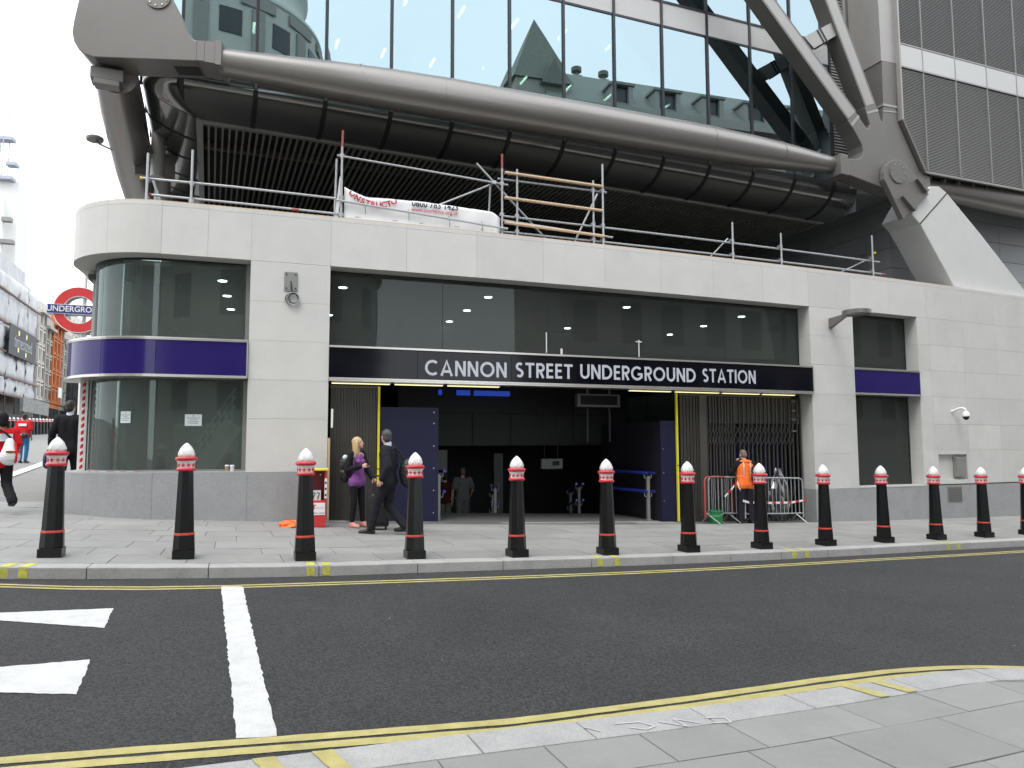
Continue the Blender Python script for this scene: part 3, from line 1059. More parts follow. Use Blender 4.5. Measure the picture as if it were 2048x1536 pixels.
# glazed left corner and flank
CR, FA = .8, -3.7
def sweep(t):
    """outline of the skirt at level t (0 top, 1 bottom) as (a, d) points from flank to front, plus z"""
    th = t * math.pi / 2
    o = 1.15 * (1 - math.cos(th))
    r = CR * (1 - t) + .03
    return o, r
def sweep_pt(t, q, far):
    """q in 0..1 flank, 1..2 corner, 2..3 front"""
    o, r = sweep(t)
    a0, d0 = FA + o, GD + o
    zs = lambda a: 9.36 - (9.36 - (8.84 - .02 * max(a, -3))) * math.sin(t * math.pi / 2)
    if q <= 1:
        d = 14 + (d0 + r - 14) * q
        return BP(a0, d, zs(a0))
    if q <= 2:
        g = (q - 1) * math.pi / 2
        a, d = a0 + r - r * math.cos(g), d0 + r - r * math.sin(g)
        return BP(a, d, zs(a))
    a = a0 + r + (far - a0 - r) * (q - 2)
    return BP(a, d0, zs(a))
def skirt(name, mat, q0, q1, far, push=0, nq=1, nt=12, a0=None, a1=None):
    mb = MB()
    vs = []
    for i in range(nq + 1):
        q = q0 + (q1 - q0) * i / nq
        for j in range(nt + 1):
            t = j / nt
            if a0 is not None:                      # straight front piece between two positions
                o, r = sweep(t)
                a = a0 + (a1 - a0) * i / nq
                a = max(a, FA + o + r)
                z = 9.36 - (9.36 - (8.84 - .02 * a)) * math.sin(t * math.pi / 2)
                p = BP(a, GD + o, z)
                nd, nz = -math.cos(t * math.pi / 2), -math.sin(t * math.pi / 2)
                p = p + BP(0, nd * push, 0) - BP(0, 0, 0) + Vector((0, 0, nz * push))
            else:
                p = sweep_pt(t, q, far)
                if push:
                    p = p + BP(-push * math.cos(t * math.pi / 2), 0, 0) - BP(0, 0, 0) + Vector((0, 0, -push * math.sin(t * math.pi / 2)))
            vs.append(p)
    m = nt + 1
    fs = []
    for i in range(nq):
        for j in range(nt):
            fs.append((i * m + j, (i + 1) * m + j, (i + 1) * m + j + 1, i * m + j + 1))
    mb.faces(vs, fs)
    o = mb.build(name, mat, ob, smooth=50)
    md = o.modifiers.new('thickness', 'SOLIDIFY')
    md.thickness = .03
    md.offset = -1
    md.use_rim = False
    return o
for a, b in zip(mul, mul[1:]):
    skirt('skirt_panel', BELLY, 0, 1, 0, nq=2, a0=a + .012, a1=b - .012)
skirt('skirt_panel', BELLY, 0, 1, 0, nq=2, a0=14.71, a1=15.6)
for a in mul:
    skirt('skirt_strap', BLACK, 0, 1, 0, push=.014, nq=1, a0=a - .05, a1=a + .05)
for q in range(8):
    skirt('skirt_panel', BELLY, q / 8 + .003, (q + 1) / 8 - .003, 15, nq=2)
skirt('skirt_panel', BELLY, 1, 2, 15, nq=10)
for q in range(1, 8):
    skirt('skirt_strap', BLACK, q / 8 - .004, q / 8 + .004, 15, push=.014, nq=1)
# corner and flank glass above the skirt
mb = MB()
pts = [(FA + CR - CR * math.cos(g), GD + CR - CR * math.sin(g)) for g in [k * math.pi / 2 / 8 for k in range(9)]]
for z0, z1 in ((9.36, 12.85), (12.9, 17.4)):
    mb = MB()
    vs = []
    for a, d in pts:
        vs += [BP(a, d, z0), BP(a, d, z1)]
    mb.faces(vs, [(2 * i, 2 * i + 2, 2 * i + 3, 2 * i + 1) for i in range(8)])
    o = mb.build('glass_pane', UGLASS, ob, smooth=40)
    md = o.modifiers.new('thickness', 'SOLIDIFY')
    md.thickness = .016
    md.use_rim = False
    for k in range(8):
        d0 = GD + CR + k * 1.46
        bb('glass_pane', UGLASS, FA, FA + .016, d0 + .01, d0 + 1.45, z0, z1)
for k in range(8):
    bb('mullion', MULLION, FA - .04, FA + .1, GD + CR + k * 1.46 - .03, GD + CR + k * 1.46 + .03, 9.3, 17.4)
# rooms behind the glass: floor, ceilings with rows of lights, back wall
bb('office_floor', HALLDARK, FA + .9, 15.4, GD + .2, 12, 9.1, 9.3)
bb('office_ceiling', HALLWALL, FA + .3, 15.4, GD + .15, 12, 12.86, 13.55)
bb('office_ceiling', HALLWALL, FA + .3, 15.4, GD + .15, 12, 17.4, 18.1)
bb('office_wall', HALLWALL, FA + .3, 15.4, 9.0, 9.2, 9.3, 12.8)
bb('office_wall', HALLWALL, FA + .3, 15.4, 9.0, 9.2, 13.6, 17.4)
bb('office_wall', HALLDARK, 15.4, 15.6, GD + .1, 12, 9.2, 22)
for a in (-1.2, 4.5, 10.3):
    bb('office_column', HALLCEIL, a, a + .35, 4.6, 4.95, 9.3, 12.85)
first = None
for a in (-1.35, .85, 2.15, 3.6, 5.08, 6.5, 8.0, 9.47, 11.6, 13.0):
    for d in (2.45, 5.2):
        if first is None:
            first = thing('office_light', 'slim lit fluorescent tube on the office ceiling behind the upper glass', 'ceiling light', (0, 0, 0), 'fluorescent lights in the office')
            mb = MB()
            mb.fbox(lambda s, dd, z: BP(s, dd, z) - BP(0, 0, 0), -.045, .045, 0, .55, -.03, 0)
            mb.build('tray', WHITE, first, local=True)
            mb = MB()
            mb.fbox(lambda s, dd, z: BP(s, dd, z) - BP(0, 0, 0), -.03, .03, .02, .53, -.055, -.031)
            mb.build('tube', TUBELIGHT, first, local=True)
            o = first
        else:
            o = copy_tree(first)
        o['label'] = 'lit fluorescent tube behind the upper glass, %s from the left in the %s row' % (['first', 'second', 'third', 'fourth', 'fifth', 'sixth', 'seventh', 'eighth', 'ninth', 'tenth'][int(round([-1.35, .85, 2.15, 3.6, 5.08, 6.5, 8.0, 9.47, 11.6, 13.0].index(a)))], 'front' if d < 3 else 'back')
        o.location = BP(a, d, 12.855)
# soffit: pale frame, dark slats running inwards, dark void over them
def zs_(a): return 8.82 - .02 * a
mb = MB()
mb.fbox(BP, -2.62, 15.4, 2.60, 2.73, lambda a: zs_(a) - .05, lambda a: zs_(a) + .06)
mb.build('soffit_frame', SLATFRAME, ob)
mb = MB()
mb.fbox(BP, -2.62, -2.48, 2.735, 12, lambda a: zs_(a) - .05, lambda a: zs_(a) + .06)
mb.build('soffit_frame', SLATFRAME, ob)
a = -2.36
sl_meshes = None
while a < 15.3:
    for d0, d1 in ((2.76, 3.58), (3.64, 11.8)):
        mb = MB()
        mb.fbox(BP, a - .022, a + .022, d0, d1, zs_(a) - .03, zs_(a) + .05)
        mb.build('slat', SLAT, ob)
    a += .150
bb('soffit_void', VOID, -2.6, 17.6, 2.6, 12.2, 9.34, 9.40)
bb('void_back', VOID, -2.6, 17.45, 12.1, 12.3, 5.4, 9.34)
for d in (3.05, 4.5):
    bb('soffit_bearer', STEEL, -2.5, 15.2, d, d + .18, 8.98, 9.1)
# ---------------- the steel truss
def tube(name, pts, rad, mat=TUBE, n=28, parent=None):
    mb = MB()
    mb.tube(pts, rad, n)
    return mb.build(name, mat, parent or ob, smooth=50)
prof = [(-2.17, .27, 9.27), (-1.2, .31, 9.29), (.0, .375, 9.31), (1.2, .42, 9.33), (2.6, .44, 9.35), (6, .45, 9.37), (9.4, .44, 9.39), (11, .41, 9.39), (12.4, .335, 9.40), (13.2, .27, 9.40), (13.86, .215, 9.40)]
tube('chord_tube', [BP(a, .6, z) for a, r, z in prof], [r for a, r, z in prof])
for a, r in ((.62, .398), (2.45, .441), (9.6, .441), (11.9, .368)):
    tube('weld_seam', [BP(a - .012, .6, 9.33 + .0065 * a), BP(a + .012, .6, 9.33 + .0065 * a)], r + .004, n=28)
prof2 = [(17.3, .24), (18.2, .30), (19.6, .37), (21.5, .43), (26, .45)]
tube('chord_tube', [BP(a, .75, 9.32) for a, r in prof2], [r for a, r in prof2])
nodeR = [(13.75, 9.56), (14.01, 9.50), (14.45, 9.56), (14.57, 9.64), (14.63, 9.80), (14.6, 9.98), (14.36, 10.34), (14.10, 10.62), (14.40, 10.93), (14.80, 10.50), (14.88, 10.50), (14.93, 10.62), (14.76, 11.12), (15.17, 11.32), (15.38, 10.80), (15.43, 10.80), (15.48, 11.26), (15.96, 11.30), (16.0, 10.92), (16.80, 9.51), (17.2, 9.42), (17.2, 8.98), (15.59, 8.80), (14.07, 9.05), (13.75, 9.05)]
bprism('node_plate', STEEL, nodeR, .28, .78, bevel=.02)
bprism('node_rib', STEEL, [(13.73, 9.02), (14.0, 9.0), (14.0, 9.58), (13.73, 9.60)], .22, .84, bevel=.02)
bprism('node_joint', STEEL_LIGHT, [(14.20, 10.52), (14.26, 10.46), (14.55, 10.78), (14.49, 10.84)], .27, .30)
bprism('node_joint', STEEL_LIGHT, [(14.83, 10.98), (14.85, 10.92), (15.28, 11.08), (15.25, 11.14)], .27, .30)
bprism('node_joint', STEEL_LIGHT, [(15.47, 11.10), (15.98, 11.14), (15.98, 11.18), (15.47, 11.14)], .27, .30)
def strut(name, l0, r0, l1, r1, ext, d0=.28, d1=.74):
    """box member from its foot (l0, r0) up to (l1, r1), carried on past that"""
    l0, r0, l1, r1 = Vector(l0), Vector(r0), Vector(l1), Vector(r1)
    l2, r2 = l1 + (l1 - l0) * ext, r1 + (r1 - r0) * ext
    s = bprism(name, STEEL, [tuple(l0), tuple(r0), tuple(r2), tuple(l2)], d0, d1)
    t = (l0 - l1).normalized()
    n = Vector((t.y, -t.x))
    if n.dot(r0 - l0) < 0: n = -n
    w = (r0 - l0).length
    # recessed pale front panel between two lips
    q = [l0 + n * .05, r0 - n * .07, r2 - n * .07, l2 + n * .05]
    bprism('strut_face', STEEL_LIGHT, [tuple(v) for v in q], d0 - .006, d0 + .01, parent=s)
    return s
strut('strut', (14.10, 10.64), (14.43, 10.95), (11.22, 13.50), (11.68, 13.62), 1.6)
strut('strut', (14.78, 11.13), (15.17, 11.31), (13.44, 14.02), (13.88, 14.14), 1.6)
br = bprism('cross_bar', STEEL_LIGHT, [(12.72, 12.79), (13.76, 13.44), (13.95, 13.12), (13.05, 12.53)], .34, .68)
for q in (.42, .52):
    x, z = 12.72 + 1.04 * q, 12.79 + .65 * q
    bprism('bar_band', BLACK, [(x, z + .01), (x + .05, z + .04), (x + .30, z - .30), (x + .25, z - .33)], .33, .69, parent=br)
bprism('column', STEEL, [(15.50, 11.28), (15.99, 11.30), (16.2, 12.66), (15.52, 12.63)], .30, 1.40)
bprism('column', STEEL_LIGHT, [(15.50, 12.64), (16.2, 12.67), (16.2, 22), (15.45, 22)], .30, 1.40)
bprism('column_collar', STEEL_LIGHT, [(15.46, 11.27), (16.02, 11.29), (16.02, 11.36), (15.46, 11.34)], .27, 1.42)
arm = [(15.83, 7.95), (15.18, 9.02), (15.19, 9.22), (15.26, 9.42), (15.42, 9.57), (15.60, 9.64), (15.80, 9.66), (15.98, 9.60), (16.9, 8.80)]
bprism('link_arm', STEEL, arm, .10, .26, bevel=.015)
mb = MB()
c = BP(15.69, .10, 9.26)
nrm = BP(0, -1, 0) - BP(0, 0, 0)
mb.tube([c, c + nrm * .03], .30, 28)
pin = mb.build('pin_cover', STEEL, ob, smooth=40)
for k in range(9):
    t = 2 * math.pi * k / 9
    q = BP(15.69 + .25 * math.cos(t), .07, 9.26 + .25 * math.sin(t))
    mb = MB()
    mb.tube([q, q + nrm * .018], .018, 8)
    mb.build('bolt', STAINLESS, pin)
for pts in ([(15.76, 8.57), (16.30, 8.30), (16.22, 8.20)], [(16.36, 9.15), (16.80, 8.88), (16.72, 8.80)]):
    mb = MB()
    mb.prism(pts, BP, .0, .12)
    mb.build('gusset', STEEL, ob)
# concrete leg that carries the node down into the stone block
leg = bprism('leg', CONCRETE, [(16.28, 8.16), (16.60, 7.93), (17.99, 6.0), (21.25, 6.0), (19.07, 7.91), (17.74, 8.99), (17.44, 9.14), (17.12, 9.10), (16.89, 8.98)], .2, 1.25, bevel=.03)
bprism('leg_groove', BLACK, [(16.60, 7.945), (16.615, 7.915), (17.77, 8.955), (17.75, 8.985)], .193, .22, parent=leg)
# left node: broad plate turned a little towards the corner
hl = math.radians(83)
q0 = BP(-2.16, .25, 0)
def LP(u, w, z):
    return Vector((q0.x + u * math.sin(hl) - w * math.cos(hl), q0.y + u * math.cos(hl) + w * math.sin(hl), z))
nodeL = [(-2.50, 12.4), (-2.66, 10.18), (-2.73, 9.75), (-2.75, 9.53), (-2.71, 9.35), (-2.62, 9.20), (-2.50, 9.11), (-2.34, 9.06), (-.44, 9.10), (-.44, 9.51), (-.52, 9.53), (-.60, 9.60), (-.66, 9.72), (-.74, 9.95), (-.95, 10.35), (-1.5, 11.4), (-1.6, 12.4)]
bprism('node_plate', STEEL, nodeL, 0, .72, bevel=.015, fn=LP)
bprism('node_sleeve', STEEL, [(-.44, 9.11), (-.30, 9.10), (-.30, 9.51), (-.44, 9.505)], -.01, .70, fn=LP)
bprism('node_sleeve', STEEL, [(-.293, 9.085), (-.10, 9.065), (-.10, 9.50), (-.293, 9.51)], -.015, .70, fn=LP)
bprism('node_sleeve', STEEL, [(-.093, 9.04), (.02, 9.03), (.02, 9.53), (-.093, 9.54)], -.03, .72, fn=LP)
bprism('node_recess', BLACK, [(-.95, 9.085), (-.47, 9.09), (-.47, 9.12), (-.95, 9.115)], .25, .60, fn=LP)
mb = MB()
c = LP(-1.2, 0, 10.34)
nl = LP(0, -1, 0) - LP(0, 0, 0)
mb.tube([c, c + nl * .03], .235, 28)
pin = mb.build('pin_cover', STEEL, ob, smooth=40)
for k in range(9):
    t = 2 * math.pi * k / 9 - .35
    q = LP(-1.2 + .18 * math.cos(t), -.03, 10.34 + .18 * math.sin(t))
    mb = MB()
    mb.tube([q, q + nl * .018], .016, 8)
    mb.build('bolt', STAINLESS, pin)
# strut leaving the left node to the upper right
bprism('strut', STEEL, [(-2.9, 11.7), (-2.6, 11.5), (.5, 14.4), (.1, 14.7)], .5, .9)
# flank: receding chord tube with its saddle, posts between tube and glass
tube('chord_tube', [BP(-4.08, 1.35, 9.02), BP(-4.12, 3, 9.0), BP(-4.2, 7, 9.0), BP(-4.2, 14, 9.0)], [.40, .45, .47, .47])
mb = MB()
mb.fbox(BP, -4.50, -3.92, 1.05, 1.45, 8.74, 8.98)
mb.build('saddle', STEEL, ob, bevel=.02)
mb = MB()
mb.fbox(BP, -4.43, -3.98, 1.02, 1.30, 8.62, 8.735)
mb.build('saddle', STEEL, ob, bevel=.02)
for d, z0, z1, r in ((4.6, 8.1, 9.6, .16), (6.6, 7.0, 9.3, .20)):
    tube('prop', [BP(-3.5, d, z0), BP(-3.5, d, z1)], r, STEEL_LIGHT, 16)
mb = MB()
mb.fbox(BP, -4.05, -3.15, 5.3, 5.45, 8.35, 8.95)
mb.build('bracket', STEEL, ob)
tube('drain_pipe', [BP(-3.75, 2.2, 9.1), BP(-3.72, 3.2, 8.85), BP(-3.6, 4.8, 8.6), BP(-3.45, 5.5, 8.55)], .025, BLACK, 8)
tube('flank_column', [BP(-3.25, 9.5, 5.4), BP(-3.25, 9.5, 9.0)], .38, STEEL, 20)
# ---------------- louvred wing at the right
wz = [(9.52, 12.52), (12.58, 13.22), (13.28, 16.4), (16.46, 17.1)]
edge = lambda z: 16.14 if z > 10.95 else 16.14 + (10.95 - z) * .56
wj = [16.14, 17.04, 18.39, 19.76, 21.13, 22.5, 23.87, 25.24, 26.6]
WD = .2
for i, (a, b) in enumerate(zip(wj, wj[1:])):
    for z0, z1 in ((12.58, 13.22), (16.46, 17.1)):
        bb('white_panel', SPANDREL, a + .015, b - .015, WD, WD + .05, z0, z1)
    for z0, z1 in ((9.52, 12.52), (13.28, 16.4)):
        mb = MB()
        z = z0
        while z < z1 - .03:
            x0 = max(a, edge(z)) + .02
            if x0 < b - .05:
                mb.hexa([BP(x0, WD + .01, z), BP(b - .02, WD + .01, z), BP(b - .02, WD + .05, z + .03), BP(x0, WD + .05, z + .03), BP(x0, WD + .012, z + .012), BP(b - .02, WD + .012, z + .012), BP(b - .02, WD + .05, z + .042), BP(x0, WD + .05, z + .042)])
            z += .046
        mb.build('louvre_panel', LOUVRE, ob)
    if i:
        bb('wing_mullion', SLATFRAME, a - .012, a + .012, WD - .012, WD + .06, 9.5 if i > 1 else 9.56, 18)
for z in (9.49, 12.55, 13.25, 16.43):
    bb('wing_transom', SLATFRAME, max(16.14, edge(z)), 26.6, WD - .012, WD + .07, z - .02, z + .02)
bprism('wing_backing', BLACK, [(16.2, 18), (16.2, 10.97), (17.0, 9.54), (26.6, 9.54), (26.6, 18)], WD + .055, WD + .09)
bprism('wing_return', STEEL_LIGHT, [(16.08, 18), (16.08, 10.93), (16.10, 10.93), (16.14, 10.95), (16.14, 18)], WD - .03, WD + .55)
bprism('wing_return', STEEL, [(16.08, 10.93), (16.90, 9.46), (16.96, 9.49), (16.14, 10.95)], WD - .03, WD + .55)
bb('wing_soffit', BLACK, 17.0, 26.6, WD + .1, 2.2, 9.50, 9.53)
for a in [17.3 + .6 * k for k in range(14)]:
    bb('wing_fin', STEEL, a, a + .05, WD + .15, WD + .5, 9.38, 9.498)
# grey panelled block under the wing, standing on the terrace
bb('block_core', BLACK, 17.53, 26.6, 2.03, 14, 5.4, 9.5)
zr = [5.4, 5.88, 6.51, 7.14, 7.78, 8.41, 9.04, 9.56]
for i, (z0, z1) in enumerate(zip(zr, zr[1:])):
    ar = [17.5, 18.9, 20.7, 22.5, 24.3, 26.6]
    for a, b in zip(ar, ar[1:]):
        bb('cladding_panel', CLAD, a + .006, b - .006, 2.0, 2.025, z0 + .008, z1 - .008)
    dr = [2.03, 3.0, 5.4, 7.8, 10.2, 12.1]
    for a, b in zip(dr, dr[1:]):
        bb('cladding_panel', CLAD, 17.5, 17.525, a + .006, b - .006, z0 + .008, z1 - .008)
bb('block_cap', CLAD, 15.7, 17.495, 1.9, 14, 9.30, 9.5)
bb('block_return', CLAD, 15.66, 15.69, 1.6, 12, 8.6, 9.5)

# ================================================================== BOLLARDS
def star(mb, c, right, up, r, dep=.006):
    nrm = right.cross(up)
    pts = []
    for k in range(10):
        rr = r if k % 2 == 0 else r * .42
        t = math.pi / 2 + k * math.pi / 5
        pts.append(c + right * rr * math.cos(t) + up * rr * math.sin(t))
    mb.faces([p - nrm * .004 for p in pts] + [p + nrm * dep for p in pts], [tuple(range(9, -1, -1)), tuple(range(10, 20))] + [(i, (i + 1) % 10, (i + 1) % 10 + 10, i + 10) for i in range(10)])
BG = 'black red and white bollards along the kerb'
def make_bollard():
    t = thing('bollard', '', 'bollard', (0, 0, 0), BG)
    o8 = math.pi / 8
    mb = MB()
    mb.lathe([(.143, .12), (.134, .30), (.128, .315), (.097, 1.14)], 8)
    mb.build('shaft', BOLLARD_BLACK, t, smooth=0, bevel=.004, local=True)
    mb = MB()                                 # square foot, broached up into the octagon
    sq = [(-.134, -.134), (.134, -.134), (.134, .134), (-.134, .134)]
    vs = [(x, y, 0) for x, y in sq] + [(x, y, .115) for x, y in sq]
    mb.faces(vs, [(3, 2, 1, 0), (4, 5, 6, 7), (0, 1, 5, 4), (1, 2, 6, 5), (2, 3, 7, 6), (3, 0, 4, 7)])
    for k in range(4):                        # flared shoulders on the four sides
        t4 = k * math.pi / 2
        rot = lambda x, y: (x * math.cos(t4) - y * math.sin(t4), x * math.sin(t4) + y * math.cos(t4))
        prof = [(.133, .116), (.129, .135), (.126, .16), (.124, .20), (.10, .20), (.10, .116)]
        vs = [(*rot(r, -.058), z) for r, z in prof] + [(*rot(r, .058), z) for r, z in prof]
        n = len(prof)
        mb.faces(vs, [tuple(range(n)), tuple(range(2 * n - 1, n - 1, -1))] + [(i, (i + 1) % n, (i + 1) % n + n, i + n) for i in range(n)])
    mb.build('foot', BOLLARD_BLACK, t, bevel=.006, local=True)
    mb = MB()
    mb.lathe([(.130, .300), (.136, .305), (.135, .327), (.129, .332)], 8)
    mb.build('band', BOLLARD_BAND, t, local=True)
    for z0, z1, r in ((1.128, 1.172, .124), (1.262, 1.318, .137)):
        mb = MB()
        h = (z1 - z0) / 2
        mb.lathe([(r - .022, z0)] + [(r - h + h * math.cos(a) * 1.0, (z0 + z1) / 2 + h * math.sin(a)) for a in [(-90 + 180 * i / 8) * math.pi / 180 for i in range(9)]] + [(r - .022, z1)], 32)
        mb.build('ring', BOLLARD_RED, t, smooth=50, local=True)
    mb = MB()
    mb.lathe([(.106, 1.165), (.106, 1.235), (.118, 1.262), (.122, 1.272)], 16)
    dr = mb.build('drum', BOLLARD_WHITE, t, smooth=30, local=True)
    for k in range(10):
        a = 2 * math.pi * k / 10
        c = Vector((.1055 * math.cos(a), .1055 * math.sin(a), 1.208))
        mb = MB()
        star(mb, c, Vector((-math.sin(a), math.cos(a), 0)), Vector((0, 0, 1)), .030)
        mb.build('star', BOLLARD_RED, dr, local=True)
    mb = MB()
    egg = [(.090, 1.312), (.097, 1.335), (.098, 1.362), (.092, 1.392), (.079, 1.422), (.060, 1.449), (.038, 1.473), (.017, 1.491), (.002, 1.500)]
    mb.lathe(egg, 24)
    dm = mb.build('dome', BOLLARD_WHITE, t, smooth=60, local=True)
    for k in range(8):                        # pointed leaves cast in relief round the dome
        a = 2 * math.pi * k / 8 + .2
        mb = MB()
        out = []
        for u, z in ((-1, 1.318), (-1, 1.35), (-.55, 1.385), (0, 1.415), (.55, 1.385), (1, 1.35), (1, 1.318)):
            rr = .1 if z < 1.37 else (.097 if z < 1.4 else .088)
            t_ = a + u * .33
            out.append((t_, rr, z))
        c = Vector((.1075 * math.cos(a), .1075 * math.sin(a), 1.350))
        pts = [Vector((r * math.cos(q), r * math.sin(q), z)) for q, r, z in out]
        mb.faces([c] + pts, [(0, i + 1, i + 2) for i in range(6)] + [(0, 7, 1)])
        mb.build('leaf', BOLLARD_WHITE, dm, local=True)
    return t
BPOS = [(-5.78, 9.56), (-4.286, 9.94), (-2.797, 10.27), (-1.394, 10.85), (.067, 11.4), (1.495, 12.0), (2.93, 12.67), (4.39, 13.42), (5.832, 14.18), (7.28, 14.92), (8.71, 15.64), (10.11, 16.31), (11.5, 16.98)]
BLAB = ['bollard nearest the people in red at the left edge of the pavement',
        'bollard in front of the curved blue sign band and corner window',
        'bollard directly in front of the red newspaper stand',
        'bollard just right of the suited man walking past the entrance',
        'bollard before the dark doorway, below the word STREET on the sign',
        'bollard in front of the dark doorway, left of the two blue handrails',
        'bollard left of the green bucket, in front of the yellow gate post',
        'bollard right beside the worker in the orange vest',
        'bollard in front of the stone pier with the wall lamp',
        'bollard in front of the small right window with its blue band',
        'bollard below the wall camera, left of the metal wall vent',
        'bollard right of the wall vent, in front of plain stone wall',
        'bollard cut off by the right edge of the picture']
b0 = make_bollard()
for i, (x, y) in enumerate(BPOS):
    o = b0 if i == 0 else copy_tree(b0)
    o.location = (x, y, gz(x, y) - .004)
    rb = random.Random(i + 40)
    o.rotation_euler = (rb.uniform(-.008, .008), rb.uniform(-.008, .008), math.radians(23 + rb.uniform(-3, 3)))     # set square to the kerb
    o['label'] = BLAB[i]

# ================================================================== THINGS ON AND AT THE FACADE
def fthing(name, label, cat, s, d, z, group=None):
    return thing(name, label, cat, FP(s, d, z), group)
def fb(name, mat, t, s0, s1, d0, d1, z0, z1, bevel=0, n=1):
    mb = MB()
    mb.fbox(FP, s0, s1, d0, d1, z0, z1, n)
    return mb.build(name, mat, t, bevel=bevel)
t = fthing('mounting_plate', 'grey steel mounting plate with a coil of loose cable on the stone pillar', 'mounting plate', -.75, 0, 4.8)
fb('plate', GREYPOST, t, -.876, -.623, -.018, -.001, 4.61, 4.985, bevel=.004)
for s in (-.835, -.665):
    for z in (4.66, 4.94):
        fb('bolt', BLACK, t, s - .012, s + .012, -.03, -.018, z - .012, z + .012)
mb = MB()
mb.tube([FP(-.75, -.02, 4.80), FP(-.745, -.05, 4.72), FP(-.73, -.05, 4.60), FP(-.72, -.04, 4.55)], .014, 8)
mb.build('cable', CABLE, t, smooth=60)
for k, (cs, cz, r, m) in enumerate(((-.73, 4.46, .115, CABLE), (-.71, 4.47, .105, GALV), (-.69, 4.46, .095, CABLE), (-.71, 4.455, .12, GALV))):
    mb = MB()
    mb.tube([FP(cs + r * math.cos(q), -.03 - .012 * k, cz + r * math.sin(q)) for q in [2 * math.pi * i / 20 for i in range(21)]], .010, 6)
    mb.build('coil', m, t, smooth=60)
t = fthing('wall_lamp', 'grey bracket lamp with a flat ring head on the stone pier', 'wall lamp', 12.57, 0, 4.7)
mb = MB()
ring, arc_n = [], 28
cen = FP(12.50, -.92, 4.83)
vs = []
for i in range(arc_n):
    a = 2 * math.pi * i / arc_n
    for r, z in ((.335, -.05), (.335, .05), (.235, .04), (.235, -.05)):
        vs.append((cen.x + r * math.cos(a), cen.y + r * math.sin(a), cen.z + z))
mb.faces(vs, [(4 * i + k, 4 * ((i + 1) % arc_n) + k, 4 * ((i + 1) % arc_n) + (k + 1) % 4, 4 * i + (k + 1) % 4) for i in range(arc_n) for k in range(4)])
mb.build('ring_head', STEEL, t, smooth=40)
mb = MB()
mb.lathe([(.233, -.03), (.233, .03), (.02, .034)], 28, c=tuple(cen))
mb.build('lens', GREYPOST, t, smooth=40)
mb = MB()
p = [FP(12.52, 0, 4.58), FP(12.64, 0, 4.58), FP(12.64, 0, 4.83), FP(12.52, 0, 4.83)]
q = [FP(12.47, -.62, 4.79), FP(12.53, -.62, 4.79), FP(12.53, -.62, 4.86), FP(12.47, -.62, 4.86)]
mb.hexa([p[0], p[1], q[1], q[0], p[3], p[2], q[2], q[3]])
mb.build('arm', STEEL, t)
t = fthing('security_camera', 'white dome security camera on a curved arm on the stone wall', 'security camera', 16.95, 0, 2.6)
mb = MB()
mb.tube([FP(16.95, 0, 2.52), FP(16.95, -.03, 2.52)], .045, 14)
mb.build('base', WHITE, t, smooth=40)
mb = MB()
mb.tube([FP(16.95, -.03, 2.52), FP(16.97, -.10, 2.56), FP(17.0, -.19, 2.60), FP(17.03, -.27, 2.60), FP(17.05, -.32, 2.56), FP(17.05, -.33, 2.50)], .03, 10)
mb.build('arm', WHITE, t, smooth=60)
c = FP(17.05, -.33, 2.40)
mb = MB()
mb.lathe([(.04, .11), (.085, .06), (.10, .0), (.10, -.03)], 20, c=tuple(c))
mb.build('hood', WHITE, t, smooth=50)
mb = MB()
mb.lathe([(.088, -.03), (.075, -.08), (.045, -.115), (.005, -.13)], 20, c=tuple(c))
mb.build('dome', BLACK, t, smooth=60)
t = fthing('meter_cabinet', 'grey metal meter cabinet standing in the wall recess', 'cabinet', 17.2, .1, .75)
fb('case', GREYPOST, t, 17.0, 17.37, -.03, .098, .72, 1.26, bevel=.01)
fb('lock', STAINLESS, t, 17.04, 17.06, -.04, -.03, .98, 1.01)
t = fthing('wall_vent', 'square metal louvred vent set in the granite base', 'vent', 16.9, 0, .3)
fb('frame', GREYPOST, t, 16.60, 17.18, -.012, .01, .04, .47)
for k in range(9):
    fb('louvre', STEEL, t, 16.63, 17.15, -.024, -.012, .07 + k * .042, .095 + k * .042)
# notices taped inside the corner glass
for s0, s1, z0, z1, lab in ((-2.62, -2.32, 1.98, 2.20, 'small pale paper notice taped in the flat part of the corner window'), (-3.95, -3.70, 2.03, 2.25, 'small pale paper notice taped where the corner glass curves')):
    t = tag(MB().fbox(FP, s0, s1, .388, .392, z0, z1, 6).build('paper_notice', PAPER), lab, 'notice')
    for k in range(4):
        w = [.22, .12, .20, .17][k]
        fb('print_line', GREYPRINT, t, (s0 + s1) / 2 - w / 2, (s0 + s1) / 2 + w / 2, .386, .3875, z1 - .075 - k * .034, z1 - .063 - k * .034, n=4)
    fb('print_line', PRINTRED, t, (s0 + s1) / 2 - .012, (s0 + s1) / 2 + .012, .386, .3875, z1 - .04, z1 - .02)
# coffee cups on the ledge
for s, d, m, lab in ((-1.83, .13, CARD, 'brown paper coffee cup with white lid on the window ledge'), (-1.735, .07, WHITE, 'plain white paper coffee cup with lid on the window ledge')):
    t = fthing('coffee_cup', lab, 'cup', s, d, 1.125, 'coffee cups on the ledge')
    c = tuple(FP(s, d, 1.125))
    mb = MB()
    mb.lathe([(.028, 0), (.040, .092), (.041, .095)], 18, c=c)
    mb.build('cup_body', m, t, smooth=40)
    mb = MB()
    mb.lathe([(.043, .094), (.043, .102), (.038, .106), (.036, .116), (.030, .116)], 18, c=c)
    mb.build('lid', WHITE, t, smooth=40)
